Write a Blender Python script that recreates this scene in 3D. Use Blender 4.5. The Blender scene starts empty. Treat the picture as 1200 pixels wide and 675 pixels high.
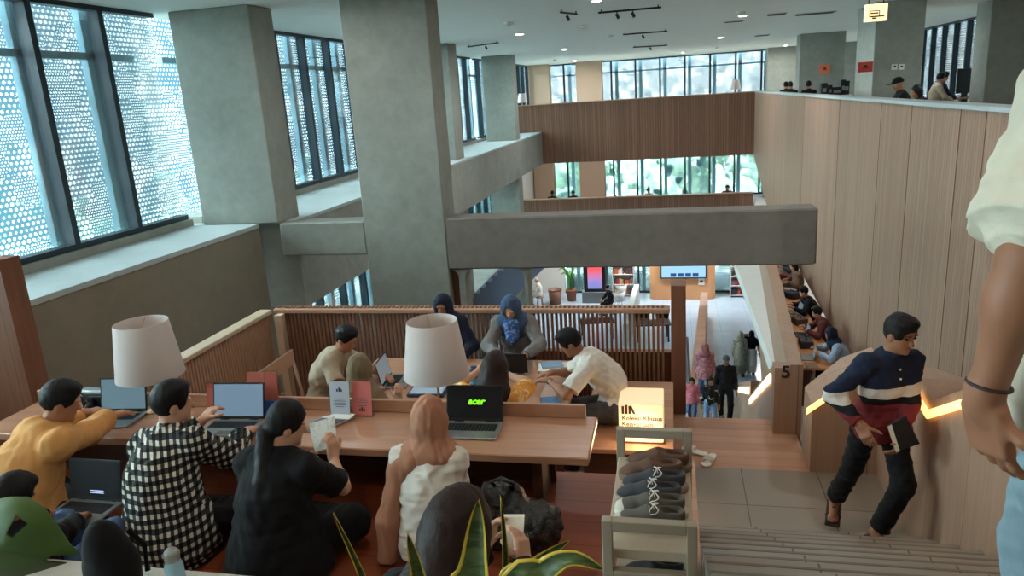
import bpy, math, random
import numpy as np
from mathutils import Vector, Matrix
random.seed(7)
E = 9.9                       # eye height above the ground floor; all numbers below are relative to the eye
C = bpy.context.scene.collection
PI = math.pi
# ---------------------------------------------------------------- camera geometry
FPX = 862.47
_p, _r, _y = [math.radians(a) for a in (14.603, 3.664, 12.733)]
_F = np.array([-math.sin(_y)*math.cos(_p), math.cos(_y)*math.cos(_p), -math.sin(_p)])
_R = np.array([math.cos(_y), math.sin(_y), 0.0])
_D = np.cross(_F, _R)
CAMX = math.cos(_r)*_R + math.sin(_r)*_D
CAMD = math.cos(_r)*_D - math.sin(_r)*_R
CM = np.array([CAMX, CAMD, _F])
def ray(u, v): return CM.T @ np.array([(u-600)/FPX, (v-337.5)/FPX, 1.0])
def az(u, v, z): d = ray(u, v); return Vector(d*(z/d[2]))
def ay(u, v, y): d = ray(u, v); return Vector(d*(y/d[1]))
def ax(u, v, x): d = ray(u, v); return Vector(d*(x/d[0]))
# ---------------------------------------------------------------- tags
ORG = {}
def tag(o, label=None, cat=None, group=None, kind=None):
    if label: o['label'] = label
    if cat: o['category'] = cat
    if group: o['group'] = group
    if kind: o['kind'] = kind
    return o
def thing(name, label, cat, loc, rz=0.0, group=None, kind=None):
    o = bpy.data.objects.new(name, None); C.objects.link(o)
    o.empty_display_size = .05
    o.location = (loc[0], loc[1], loc[2]+E); o.rotation_euler = (0, 0, rz)
    ORG[o.name] = (Vector(loc), rz)
    return tag(o, label, cat, group, kind)
def copy_tree(o, parent=None):
    c = o.copy(); C.objects.link(c); c.parent = parent
    for ch in list(o.children): copy_tree(ch, c)
    return c
def root_of(o):
    while o.parent is not None: o = o.parent
    return o
def mesh_obj(name, V, Fc, mats, parent=None, smooth=False, midx=None, world=True):
    """V: vertices. world=True: eye-relative world numbers, moved into the parent's frame; else local to the root."""
    V = np.asarray(V, float).reshape(-1, 3)
    loc = None
    if parent is None:
        if len(V):
            lo, hi = V.min(0), V.max(0); loc = Vector(((lo[0]+hi[0])/2, (lo[1]+hi[1])/2, lo[2]))
        else: loc = Vector((0, 0, 0))
        V = V-np.array(loc)
    elif world:
        L, rz = ORG[root_of(parent).name]
        V = V-np.array(L)
        c, s = math.cos(-rz), math.sin(-rz)
        V = np.stack([V[:, 0]*c-V[:, 1]*s, V[:, 0]*s+V[:, 1]*c, V[:, 2]], 1)
    me = bpy.data.meshes.new(name)
    if isinstance(Fc, np.ndarray):
        n, k = Fc.shape
        me.vertices.add(len(V)); me.vertices.foreach_set('co', V.astype(np.float32).ravel())
        me.loops.add(n*k); me.loops.foreach_set('vertex_index', Fc.astype(np.int32).ravel())
        me.polygons.add(n); me.polygons.foreach_set('loop_start', np.arange(0, n*k, k, dtype=np.int32))
        me.polygons.foreach_set('loop_total', np.full(n, k, dtype=np.int32))
        me.update(calc_edges=True)
    else:
        me.from_pydata([tuple(v) for v in V], [], Fc); me.update()
    if not isinstance(mats, (list, tuple)): mats = [mats]
    for m in mats: me.materials.append(m)
    if midx is not None: me.polygons.foreach_set('material_index', np.asarray(midx, dtype=np.int32))
    if smooth: me.polygons.foreach_set('use_smooth', np.ones(len(me.polygons), dtype=bool))
    o = bpy.data.objects.new(name, me); C.objects.link(o)
    if parent is None:
        o.location = (loc[0], loc[1], loc[2]+E); ORG[o.name] = (loc, 0.0)
    else: o.parent = parent
    return o
class MB:
    def __init__(s): s.v = []; s.f = []; s.mi = []; s.T = None
    def add(s, vs, fs, m=0):
        b = len(s.v)
        if s.T is not None: vs = [tuple(s.T @ Vector(v)) for v in vs]
        s.v += [tuple(v) for v in vs]; s.f += [tuple(i+b for i in f) for f in fs]; s.mi += [m]*len(fs)
        return s
    def box(s, x0, x1, y0, y1, z0, z1, m=0, bev=0.0):
        if bev > 0:
            b = min(bev, (x1-x0)*.45, (y1-y0)*.45, (z1-z0)*.45)
            # chamfered box: three stacked inset outlines
            def ringp(z, i):
                return [(x0+i+b, y0+i, z), (x1-i-b, y0+i, z), (x1-i, y0+i+b, z), (x1-i, y1-i-b, z), (x1-i-b, y1-i, z), (x0+i+b, y1-i, z), (x0+i, y1-i-b, z), (x0+i, y0+i+b, z)]
            R = [ringp(z0, b), ringp(z0+b, 0), ringp(z1-b, 0), ringp(z1, b)]
            vs = [p for r in R for p in r]; fs = [tuple(range(7, -1, -1)), tuple(range(24, 32))]
            for k in range(3):
                for i in range(8):
                    j = (i+1) % 8; fs.append((k*8+i, k*8+j, k*8+8+j, k*8+8+i))
            return s.add(vs, fs, m)
        vs = [(x0, y0, z0), (x1, y0, z0), (x1, y1, z0), (x0, y1, z0), (x0, y0, z1), (x1, y0, z1), (x1, y1, z1), (x0, y1, z1)]
        return s.add(vs, [(3, 2, 1, 0), (4, 5, 6, 7), (0, 1, 5, 4), (1, 2, 6, 5), (2, 3, 7, 6), (3, 0, 4, 7)], m)
    def prism(s, poly, axis, a, b, m=0):
        """poly: 2-D outline in the two other axes (order: x->(y,z), y->(x,z), z->(x,y)), swept from a to b."""
        def P(q, t):
            return (t, q[0], q[1]) if axis == 'x' else (q[0], t, q[1]) if axis == 'y' else (q[0], q[1], t)
        n = len(poly)
        vs = [P(q, a) for q in poly]+[P(q, b) for q in poly]
        fs = [tuple(range(n-1, -1, -1)), tuple(range(n, 2*n))]+[(i, (i+1) % n, n+(i+1) % n, n+i) for i in range(n)]
        return s.add(vs, fs, m)
    def hexa(s, bot, top, m=0):
        n = len(bot)
        fs = [tuple(range(n-1, -1, -1)), tuple(range(n, 2*n))]+[(i, (i+1) % n, n+(i+1) % n, n+i) for i in range(n)]
        return s.add(list(bot)+list(top), fs, m)
    def tube(s, pts, r, n=8, m=0, caps=True):
        pts = [Vector(p) for p in pts]; rs = r if isinstance(r, (list, tuple)) else [r]*len(pts)
        vs, fs = [], []; up = None
        for i, p in enumerate(pts):
            d = (pts[min(i+1, len(pts)-1)]-pts[max(i-1, 0)]).normalized()
            if up is None: up = Vector((0, 0, 1)) if abs(d.z) < .9 else Vector((1, 0, 0))
            a = d.cross(up).normalized(); bq = d.cross(a).normalized(); up = -bq if False else up
            for k in range(n):
                t = 2*PI*k/n; vs.append(tuple(p+(a*math.cos(t)+bq*math.sin(t))*rs[i]))
        for i in range(len(pts)-1):
            for k in range(n):
                j = (k+1) % n; fs.append((i*n+k, i*n+j, (i+1)*n+j, (i+1)*n+k))
        if caps: fs.append(tuple(range(n-1, -1, -1))); fs.append(tuple(range((len(pts)-1)*n, len(pts)*n)))
        return s.add(vs, fs, m)
    def lathe(s, prof, c=(0, 0, 0), n=24, m=0):
        vs, fs = [], []
        for r, z in prof:
            for k in range(n):
                t = 2*PI*k/n; vs.append((c[0]+r*math.cos(t), c[1]+r*math.sin(t), c[2]+z))
        for i in range(len(prof)-1):
            for k in range(n):
                j = (k+1) % n; fs.append((i*n+k, i*n+j, (i+1)*n+j, (i+1)*n+k))
        return s.add(vs, fs, m)
    def build(s, name, mats, parent=None, smooth=False, world=True):
        return mesh_obj(name, s.v, s.f, mats, parent, smooth, s.mi, world)
def struct(name, mb, mats, label, cat='wall', smooth=False):
    return tag(mb.build(name, mats, None, smooth), label, cat, None, 'structure')
# ---------------------------------------------------------------- materials
def lin(c):
    return tuple(((x/255)/12.92 if x/255 <= .04045 else ((x/255+.055)/1.055)**2.4) for x in c)
class NT:
    def __init__(s, name):
        s.m = bpy.data.materials.new(name); s.m.use_nodes = True
        s.t = s.m.node_tree; s.n = s.t.nodes; s.l = s.t.links
        s.b = s.n['Principled BSDF']; s.o = s.n['Material Output']
    def new(s, k, **kw):
        n = s.n.new(k)
        for a, v in kw.items(): setattr(n, a, v)
        return n
    def put(s, sock, v):
        if isinstance(v, bpy.types.NodeSocket): s.l.new(v, sock)
        else: sock.default_value = v
    def math(s, op, a, b=0.0, c=None):
        n = s.new('ShaderNodeMath', operation=op); s.put(n.inputs[0], a); s.put(n.inputs[1], b)
        if c is not None: s.put(n.inputs[2], c)
        return n.outputs[0]
    def mix(s, f, a, b, kind='MIX'):
        n = s.new('ShaderNodeMix', data_type='RGBA', blend_type=kind)
        s.put(n.inputs[0], f); s.put(n.inputs[6], a); s.put(n.inputs[7], b); return n.outputs[2]
    def coord(s, which='Object', scale=(1, 1, 1), rot=(0, 0, 0)):
        t = s.new('ShaderNodeTexCoord'); mp = s.new('ShaderNodeMapping')
        s.l.new(t.outputs[which], mp.inputs[0]); mp.inputs['Scale'].default_value = scale; mp.inputs['Rotation'].default_value = rot
        return mp.outputs[0]
    def noise(s, vec, scale, detail=4, rough=.55, dist=0):
        n = s.new('ShaderNodeTexNoise'); s.l.new(vec, n.inputs['Vector'])
        n.inputs['Scale'].default_value = scale; n.inputs['Detail'].default_value = detail; n.inputs['Roughness'].default_value = rough; n.inputs['Distortion'].default_value = dist
        return n.outputs[0]
    def ramp(s, f, stops, interp='LINEAR'):
        n = s.new('ShaderNodeValToRGB'); s.put(n.inputs[0], f); cr = n.color_ramp; cr.interpolation = interp
        while len(cr.elements) < len(stops): cr.elements.new(.5)
        for e, (p, c) in zip(cr.elements, stops):
            e.position = p; e.color = (c, c, c, 1) if isinstance(c, (int, float)) else tuple(c)+(1,)
        return n.outputs[0]
    def sep(s, vec):
        n = s.new('ShaderNodeSeparateXYZ'); s.l.new(vec, n.inputs[0]); return n.outputs
    def bump(s, h, strength=.2, dist=.01):
        n = s.new('ShaderNodeBump'); s.l.new(h, n.inputs['Height']); n.inputs['Strength'].default_value = strength; n.inputs['Distance'].default_value = dist
        s.l.new(n.outputs[0], s.b.inputs['Normal'])
    def done(s, col=None, rough=.6, spec=.4, metal=0.0):
        if col is not None: s.put(s.b.inputs['Base Color'], col if isinstance(col, bpy.types.NodeSocket) else tuple(col)+(1,))
        s.put(s.b.inputs['Roughness'], rough); s.b.inputs['Specular IOR Level'].default_value = spec; s.b.inputs['Metallic'].default_value = metal
        return s.m
def rgba(c): return tuple(c)+(1,)
def plain(name, rgb, rough=.6, var=.12, scale=20, spec=.4, metal=0.0, bump=0.0):
    t = NT(name); c = lin(rgb); v = t.coord()
    n = t.noise(v, scale, 3)
    col = t.mix(n, rgba([x*(1-var) for x in c]), rgba([min(1, x*(1+var)) for x in c]))
    if bump: t.bump(n, bump)
    return t.done(col, rough, spec, metal)
def cloth(name, rgb, var=.18, weave=260):
    t = NT(name); c = lin(rgb); v = t.coord()
    n = t.noise(v, 9, 4); w = t.noise(v, weave, 2)
    col = t.mix(n, rgba([x*(1-var) for x in c]), rgba([min(1, x*(1+var)) for x in c]))
    t.bump(w, .25, .002)
    t.b.inputs['Sheen Weight'].default_value = .04
    return t.done(col, .85, .2)
def concrete(name, rgb, var=.22):
    t = NT(name); c = lin(rgb); v = t.coord()
    n = t.noise(v, .9, 6, .6); n2 = t.noise(v, 6, 5, .65); n3 = t.noise(v, .35, 2)
    f = t.math('ADD', t.math('MULTIPLY', n, .6), t.math('MULTIPLY', n2, .4))
    f = t.ramp(f, [(.32, 0.0), (.68, 1.0)])
    col = t.mix(f, rgba([x*(1-var) for x in c]), rgba([min(1, x*(1+var)) for x in c]))
    patch = t.ramp(t.noise(v, .8, 3, .5, .6), [(.66, 0.0), (.70, 1.0)])
    col = t.mix(t.math('MULTIPLY', patch, .22), col, rgba([min(1, x*1.55) for x in c]))
    t.bump(n2, .15, .01)
    return t.done(col, .75, .3)
def wood(name, c1, c2, plank=.12, run='z', grain=1.0, groove=.035, rough=.45, tone=.35, dark=.35, spec=.4):
    """boards of random tone; `run` is the axis the boards run along, boards are counted along the sum of the others"""
    t = NT(name); a, b = lin(c1), lin(c2); v = t.coord(); x, y, z = t.sep(v)
    across = {'z': t.math('ADD', x, y), 'x': t.math('ADD', y, z), 'y': t.math('ADD', x, z)}[run]
    k = t.math('DIVIDE', across, plank); cell = t.math('FLOOR', k); fr = t.math('FRACT', k)
    wn = t.new('ShaderNodeTexWhiteNoise', noise_dimensions='1D'); t.l.new(cell, wn.inputs['W']); rnd = wn.outputs['Value']
    sc = {'z': (9, 9, .5), 'x': (.5, 9, 9), 'y': (9, .5, 9)}[run]
    gv = t.coord('Object', tuple(q*grain for q in sc))
    addv = t.new('ShaderNodeVectorMath', operation='ADD'); t.l.new(gv, addv.inputs[0])
    cmb = t.new('ShaderNodeCombineXYZ'); [t.l.new(t.math('MULTIPLY', rnd, 37.0), cmb.inputs[i]) for i in range(3)]; t.l.new(cmb.outputs[0], addv.inputs[1])
    g = t.noise(addv.outputs[0], 2.2, 6, .62, .8)
    f = t.math('ADD', t.math('MULTIPLY', t.ramp(g, [(.3, 0.0), (.7, 1.0)]), 1-tone), t.math('MULTIPLY', rnd, tone))
    col = t.mix(f, rgba(a), rgba(b))
    if groove:
        e = t.math('LESS_THAN', t.math('MINIMUM', fr, t.math('SUBTRACT', 1.0, fr)), groove)
        col = t.mix(e, col, rgba([q*dark for q in a]))
    t.bump(g, .08, .005)
    return t.done(col, rough, spec)
def emit(name, rgb, strength, base=None):
    t = NT(name); c = lin(rgb)
    t.b.inputs['Emission Color'].default_value = rgba(c); t.b.inputs['Emission Strength'].default_value = strength
    return t.done(lin(base or rgb), .5, .3)
def glass(name, tint=(.93, .97, .97), refl=.08):
    t = NT(name); tr = t.new('ShaderNodeBsdfTransparent'); tr.inputs[0].default_value = rgba(tint)
    gl = t.new('ShaderNodeBsdfGlossy'); gl.inputs['Roughness'].default_value = .03
    fr = t.new('ShaderNodeFresnel'); fr.inputs[0].default_value = 1.4
    mx = t.new('ShaderNodeMixShader'); t.l.new(t.math('MULTIPLY', fr.outputs[0], refl*8), mx.inputs[0]); t.l.new(tr.outputs[0], mx.inputs[1]); t.l.new(gl.outputs[0], mx.inputs[2])
    t.l.new(mx.outputs[0], t.o.inputs[0]); return t.m
# ---------------------------------------------------------------- implicit surfaces -> one continuous mesh
def V3(*a): return np.array(a, float)
def unit(v): v = np.asarray(v, float); return v/(np.linalg.norm(v)+1e-9)
class SDF:
    def __init__(s): s.ops = []
    def rc(s, a, b, ra, rb, k=.02, flat=False, sub=False):
        s.ops.append(('rc', np.asarray(a, float), np.asarray(b, float), ra, rb, k, flat, sub)); return s
    def ell(s, c, r, fr=None, k=.02, sub=False):
        s.ops.append(('el', np.asarray(c, float), np.asarray(r, float), np.eye(3) if fr is None else np.asarray(fr, float), 0, k, False, sub)); return s
    def box(s, c, r, fr=None, rad=.01, k=.01, sub=False):
        s.ops.append(('bx', np.asarray(c, float), np.asarray(r, float), np.eye(3) if fr is None else np.asarray(fr, float), rad, k, False, sub)); return s
    def plane(s, c, n, k=.01):     # cut away everything on the side the normal points to
        s.ops.append(('pl', np.asarray(c, float), unit(n), 0, 0, k, False, True)); return s
    def mesh(s, h, noise=None, seed=0):
        los, his = [], []
        for o in s.ops:
            if o[7]: continue
            if o[0] == 'rc':
                r = max(o[3], o[4])+.0; los.append(np.minimum(o[1], o[2])-r); his.append(np.maximum(o[1], o[2])+r)
            else:
                R = (np.abs(o[3]).T @ o[2]) + (o[4] if o[0] == 'bx' else 0); los.append(o[1]-R); his.append(o[1]+R)
        lo = np.min(los, 0)-3*h-.012; hi = np.max(his, 0)+3*h+.012
        if noise: lo -= noise[0]*1.6; hi += noise[0]*1.6
        n = np.ceil((hi-lo)/h).astype(int)+1
        axs = [lo[i]+h*np.arange(n[i]) for i in range(3)]
        F = np.full(tuple(n), .12, np.float32)
        for o in s.ops:
            kind, k, sub = o[0], o[5], o[7]; mg = max(k, .02)+2*h
            if kind == 'rc':
                r = max(o[3], o[4]); l, u = np.minimum(o[1], o[2])-r-mg, np.maximum(o[1], o[2])+r+mg
            elif kind == 'pl': l, u = lo, hi
            else:
                R = (np.abs(o[3]).T @ o[2])+(o[4] if kind == 'bx' else 0)+mg; l, u = o[1]-R, o[1]+R
            i0 = np.clip(np.floor((l-lo)/h).astype(int), 0, n); i1 = np.clip(np.ceil((u-lo)/h).astype(int)+1, 0, n)
            if np.any(i1 <= i0): continue
            sl = tuple(slice(i0[i], i1[i]) for i in range(3))
            X = axs[0][sl[0]][:, None, None]; Y = axs[1][sl[1]][None, :, None]; Z = axs[2][sl[2]][None, None, :]
            if kind == 'rc':
                a, b, ra, rb = o[1:5]; d = b-a; L2 = float(d@d)+1e-12
                px, py, pz = X-a[0], Y-a[1], Z-a[2]
                raw = (px*d[0]+py*d[1]+pz*d[2])/L2; t = np.clip(raw, 0, 1)
                D = np.sqrt((px-t*d[0])**2+(py-t*d[1])**2+(pz-t*d[2])**2)-(ra+t*(rb-ra))
                if o[6]: D = np.maximum(D, (raw-1)*math.sqrt(L2))
            elif kind == 'pl':
                D = -((X-o[1][0])*o[2][0]+(Y-o[1][1])*o[2][1]+(Z-o[1][2])*o[2][2])
            else:
                c, r, fr = o[1], o[2], o[3]
                q = [(X-c[0])*fr[i][0]+(Y-c[1])*fr[i][1]+(Z-c[2])*fr[i][2] for i in range(3)]
                if kind == 'el':
                    k0 = np.sqrt((q[0]/r[0])**2+(q[1]/r[1])**2+(q[2]/r[2])**2)
                    k1 = np.sqrt((q[0]/r[0]**2)**2+(q[1]/r[1]**2)**2+(q[2]/r[2]**2)**2)+1e-6
                    D = k0*(k0-1)/k1
                else:
                    e = [np.abs(q[i])-(r[i]-0) for i in range(3)]
                    D = np.sqrt(sum(np.maximum(w, 0)**2 for w in e))+np.minimum(np.maximum(np.maximum(e[0], e[1]), e[2]), 0)-o[4]
            A = F[sl]
            if not sub:
                hh = np.maximum(k-np.abs(A-D), 0)/k; F[sl] = np.minimum(A, D)-hh*hh*k*.25
            else:
                B = -D; hh = np.maximum(k-np.abs(A-B), 0)/k; F[sl] = np.maximum(A, B)+hh*hh*k*.25
        if noise:
            amp, fq = noise[0], noise[1]
            idx = np.nonzero(np.abs(F) < amp*2+2*h)
            P = lo+h*np.stack(idx, 1); rs = np.random.RandomState(seed); w = 0
            st = np.array(noise[2]) if len(noise) > 2 else np.ones(3)
            for j in range(6):
                d1 = unit(rs.randn(3))*fq*(0.6+.35*j)*st; d2 = unit(rs.randn(3))*fq*.5*st
                w = w+np.sin(P@d1+1.6*np.sin(P@d2+rs.rand()*6)+rs.rand()*6)/(1+.35*j)
            F[idx] += (amp*.45*w).astype(np.float32)
        return snet(F, lo, h)
def snet(F, lo, h):
    S = F < 0
    n = F.shape
    off = [(0, 0, 0), (1, 0, 0), (0, 1, 0), (1, 1, 0), (0, 0, 1), (1, 0, 1), (0, 1, 1), (1, 1, 1)]
    cnt = np.zeros((n[0]-1, n[1]-1, n[2]-1), np.int8)
    for a, b, c in off: cnt += S[a:n[0]-1+a, b:n[1]-1+b, c:n[2]-1+c]
    mask = (cnt > 0) & (cnt < 8); I = np.argwhere(mask)
    val = [F[I[:, 0]+a, I[:, 1]+b, I[:, 2]+c] for a, b, c in off]
    P = np.zeros((len(I), 3)); W = np.zeros(len(I))
    offa = np.array(off, float)
    for i in range(8):
        for j in range(i+1, 8):
            if np.abs(offa[i]-offa[j]).sum() != 1: continue
            fa, fb = val[i], val[j]; cr = (fa < 0) != (fb < 0)
            t = np.where(cr, fa/np.where(cr, fa-fb, 1), 0)
            P += np.where(cr[:, None], offa[i]+t[:, None]*(offa[j]-offa[i]), 0); W += cr
    P = P/W[:, None]; V = lo+h*(I+P)
    vid = np.full(mask.shape, -1, np.int64); vid[mask] = np.arange(len(I))
    Q = []
    for axis in range(3):
        b, c = (axis+1) % 3, (axis+2) % 3
        s0 = [slice(None)]*3; s1 = [slice(None)]*3
        s0[axis] = slice(0, n[axis]-1); s1[axis] = slice(1, n[axis])
        A, B = S[tuple(s0)], S[tuple(s1)]
        for sgn, cond in ((0, A & ~B), (1, ~A & B)):
            ix = np.argwhere(cond)
            ix = ix[(ix[:, b] > 0) & (ix[:, c] > 0) & (ix[:, b] < n[b]-1) & (ix[:, c] < n[c]-1)]
            def g(db, dc):
                q = ix.copy(); q[:, b] += db; q[:, c] += dc; return vid[q[:, 0], q[:, 1], q[:, 2]]
            f = np.stack([g(-1, -1), g(0, -1), g(0, 0), g(-1, 0)], 1)
            if sgn: f = f[:, ::-1]
            Q.append(f)
    Q = np.concatenate(Q); Q = Q[(Q >= 0).all(1)]
    return V, Q
def blob(name, sdf, h, mat, parent, noise=None, seed=0, world=False):
    V, Q = sdf.mesh(h, noise, seed)
    return mesh_obj(name, V, Q, mat, parent, True, None, world)
def text_obj(body, size, origin, right, up, mat, parent, name='lettering', extrude=.0006, bold=0.0, align='CENTER', space=1.0, shear=0.0):
    cu = bpy.data.curves.new('t', 'FONT'); cu.body = body; cu.size = size; cu.extrude = extrude; cu.offset = bold; cu.align_x = align; cu.align_y = 'CENTER'; cu.space_line = space; cu.shear = shear; cu.resolution_u = 3
    ob = bpy.data.objects.new('t', cu); C.objects.link(ob)
    dg = bpy.context.evaluated_depsgraph_get(); me = bpy.data.meshes.new_from_object(ob.evaluated_get(dg))
    V = np.array([v.co[:] for v in me.vertices]).reshape(-1, 3); fs = [tuple(p.vertices) for p in me.polygons]
    bpy.data.objects.remove(ob); bpy.data.curves.remove(cu); bpy.data.meshes.remove(me)
    r, u = unit(right), unit(up); n = np.cross(r, u)
    W = np.asarray(origin, float)+V[:, :1]*r+V[:, 1:2]*u+V[:, 2:3]*n
    return mesh_obj(name, W, fs, mat, parent, False, None, True)
# ---------------------------------------------------------------- people
def ik(a, tgt, l1, l2, pole):
    a, tgt = np.asarray(a, float), np.asarray(tgt, float)
    d = tgt-a; L = np.linalg.norm(d)
    if L > (l1+l2)*.995: d = d/L; L = (l1+l2)*.995; tgt = a+d*L
    else: d = d/L
    c = (l1*l1+L*L-l2*l2)/(2*l1*L); c = max(-1, min(1, c))
    p = np.asarray(pole, float); p = p-d*(p@d); p = unit(p)
    return a+d*l1*c+p*l1*math.sqrt(max(0, 1-c*c)), tgt
def rotm(yaw=0, pitch=0, roll=0):
    """columns: right, forward, up.  yaw>0 turns left, pitch>0 looks down, roll>0 tilts to the right"""
    m = Matrix.Rotation(yaw, 3, 'Z') @ Matrix.Rotation(-pitch, 3, 'X') @ Matrix.Rotation(roll, 3, 'Y')
    return np.array(m)
def add_hand(b, wr, d, nrm, side, s=1.0, curl=.5, spread=1.0, rf=1.0, thumb=.5):
    """wr wrist, d along the hand, nrm out of the palm, side +1 when the thumb lies on the cross(d,nrm) side"""
    d = unit(d); nrm = unit(nrm-d*(nrm@d)); acr = np.cross(d, nrm)*side
    b.box(wr+d*.050*s, (.030*s, .038*s, .006*s), np.array([acr, d, nrm]), .009*s, .015)
    b.rc(wr-d*.02*s, wr+d*.02*s, .025*s, .023*s, .02)
    for i, (off, ln) in enumerate(((.029, .068), (.010, .077), (-.010, .071), (-.028, .056))):
        p = wr+d*(.088-abs(off-.005)*.12)*s+acr*off*s; r = .0088*s*rf
        dd = unit(d+acr*off*2.2*spread); c = curl*(.8+.13*i)
        for q, fr in enumerate((.46, .31, .23)):
            ang = c*(.55, .8, .6)[q]
            dd = unit(dd*math.cos(ang)+unit(nrm-dd*(nrm@dd))*math.sin(ang))
            e = p+dd*ln*fr*s*1.05; b.rc(p, e, r, r*.92, .006); p = e; r *= .93
    p = wr+d*.028*s+acr*.026*s; dd = unit(d*.65+acr*.75+nrm*.25*thumb)
    for q, ln in enumerate((.042, .032, .026)):
        e = p+dd*ln*s; b.rc(p, e, (.0125, .0105, .0095)[q]*s*rf, (.0105, .0095, .008)[q]*s*rf, .010 if q == 0 else .006); p = e
        dd = unit(dd+d*.25+nrm*.45*thumb)
def basis(u, fw):
    u = unit(u); r = unit(np.cross(fw, u)); f = np.cross(u, r); return np.array([r, f, u])
def person(label, loc, rz=0.0, H=1.68, pel=(0, 0, .1), lean=0.0, side=0.0, bend=.03, tw=0.0, head=(0, 0, 0), hands=(None, None),
           poles=((-.6, -.5, -.5), (.6, -.5, -.5)), feet=None, knees=None, kpole=((-.2, 1, .3), (.2, 1, .3)), skin=None,
           hair=None, hairm=None, top=None, topm=None, bot=None, botm=None, shoe=None, shoem=None, h=.008, hh=None, group=None,
           hdir=(None, None), hnrm=(None, None), curl=(.5, .5), wide=1.0, sleeve=None, fold=.006, face=False, hem=.0, name='person', neck=0.0, bare=True, thumb=.5, hairlen=.0, build=True, sl_r=1.0):
    s = H/1.70; hh = hh or h
    t = thing(name, label, 'person', loc, rz, group)
    pel = V3(*pel); a = V3(math.sin(side), math.sin(lean), 0); a[2] = math.sqrt(max(.05, 1-a@a))
    fw0 = V3(-math.sin(tw), math.cos(tw), 0)
    B = basis(a, fw0); R, Fw, U = B
    nb = pel+a*.50*s                                   # base of the neck
    Bp = basis(V3(0, math.sin(lean*.4), 1), V3(0, 1, 0))
    mid = (pel+nb)/2-Fw*bend*s
    chest = nb-U*.17*s-Fw*bend*.55*s
    HM = rotm(*head); HM = np.array([HM[:, 0], HM[:, 1], HM[:, 2]])
    # head frame follows half of the lean
    hr, hf, hu = HM
    nk = nb+U*.06*s+Fw*(.015+neck)*s
    hc = nk+hu*.115*s+hf*.02*s
    sh = [nb-U*.055*s-R*.157*s*wide, nb-U*.055*s+R*.157*s*wide]
    hp = [pel-Bp[0]*.085*s-V3(0, 0, .02), pel+Bp[0]*.085*s-V3(0, 0, .02)]
    body = SDF()
    body.ell(hc+hu*.022*s-hf*.004*s, V3(.073, .092, .098)*s, HM)
    body.ell(hc+hf*.022*s-hu*.055*s, V3(.058, .066, .064)*s, HM, .04)
    body.rc(nb-U*.03*s, hc-hu*.045*s-hf*.012*s, .060*s, .052*s, .03)
    if hh < .013:
        body.rc(hc+hf*.086*s+hu*.012*s, hc+hf*.104*s-hu*.026*s, .009*s, .014*s, .012)
        for q in (-1, 1):
            body.ell(hc+hf*.083*s+hr*.033*s*q+hu*.030*s, V3(.024, .010, .008)*s, HM, .012)
            body.ell(hc+hf*.100*s+hr*.033*s*q+hu*.010*s, V3(.018, .014, .010)*s, HM, .012, True)
            body.ell(hc+hr*.074*s*q-hu*.006*s-hf*.004*s, V3(.010, .022, .033)*s, HM, .008)
            body.rc(hc+hf*.086*s-hu*.058*s, hc+hf*.078*s-hu*.058*s+hr*.02*s*q, .0085*s, .006*s, .006)
        body.ell(hc+hf*.098*s-hu*.0585*s, V3(.022, .008, .0022)*s, HM, .004, True)
        body.ell(hc+hf*.074*s-hu*.096*s, V3(.022, .018, .016)*s, HM, .02)
    def torso(sd, g, w=1.0, low=True):
        sd.ell(chest, V3(.150*wide+g, .105*w+g, .19+g)*s, B, .05)
        sd.ell(mid-a*.03*s, V3(.135*wide+g, .105*w+g, .16+g)*s, B, .06)
        if low: sd.ell(pel, V3(.160*wide+g, .125*w+g, .12+g)*s, Bp, .06)
        for q in (0, 1):
            sd.rc(nb-U*.045*s, sh[q], (.062+g)*s, (.058+g)*s, .04)
            sd.rc(nk-U*.03*s, (nb+sh[q])/2-U*.01*s, (.042+g*.5)*s, (.045+g*.7)*s, .04)
    torso(body, -.012)
    el, wr = [None, None], [None, None]
    for q in (0, 1):
        sg = -1 if q == 0 else 1
        tg = hands[q] if hands[q] is not None else sh[q]+V3(.07*sg, .06, -.50)*s
        el[q], wr[q] = ik(sh[q], tg, .285*s, .25*s, poles[q])
        body.rc(sh[q], el[q], .047*s, .039*s, .03); body.rc(el[q], wr[q], .040*s, .026*s, .02)
        m_ = el[q]*.72+wr[q]*.28; body.ell(m_, V3(.043, .043, .06)*s, basis(wr[q]-el[q], V3(.3, .9, .1)), .03)
        d = unit(wr[q]-el[q]) if hdir[q] is None else unit(hdir[q])
        nr = V3(0, 0, -1) if hnrm[q] is None else V3(*hnrm[q])
        if abs(nr@d) > .95: nr = V3(-sg, .2, 0)
        # left hand: thumb on the inner side
        acr = np.cross(d, unit(nr-d*(nr@d))); inner = V3(-sg, .35, .3)
        sd_ = 1 if acr@inner > 0 else -1
        add_hand(body, wr[q], d, nr, sd_, s, curl[q], 1.0, 1.0 if h < .0075 else 1.12, thumb)
    kn, an = [None, None], [None, None]
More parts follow.
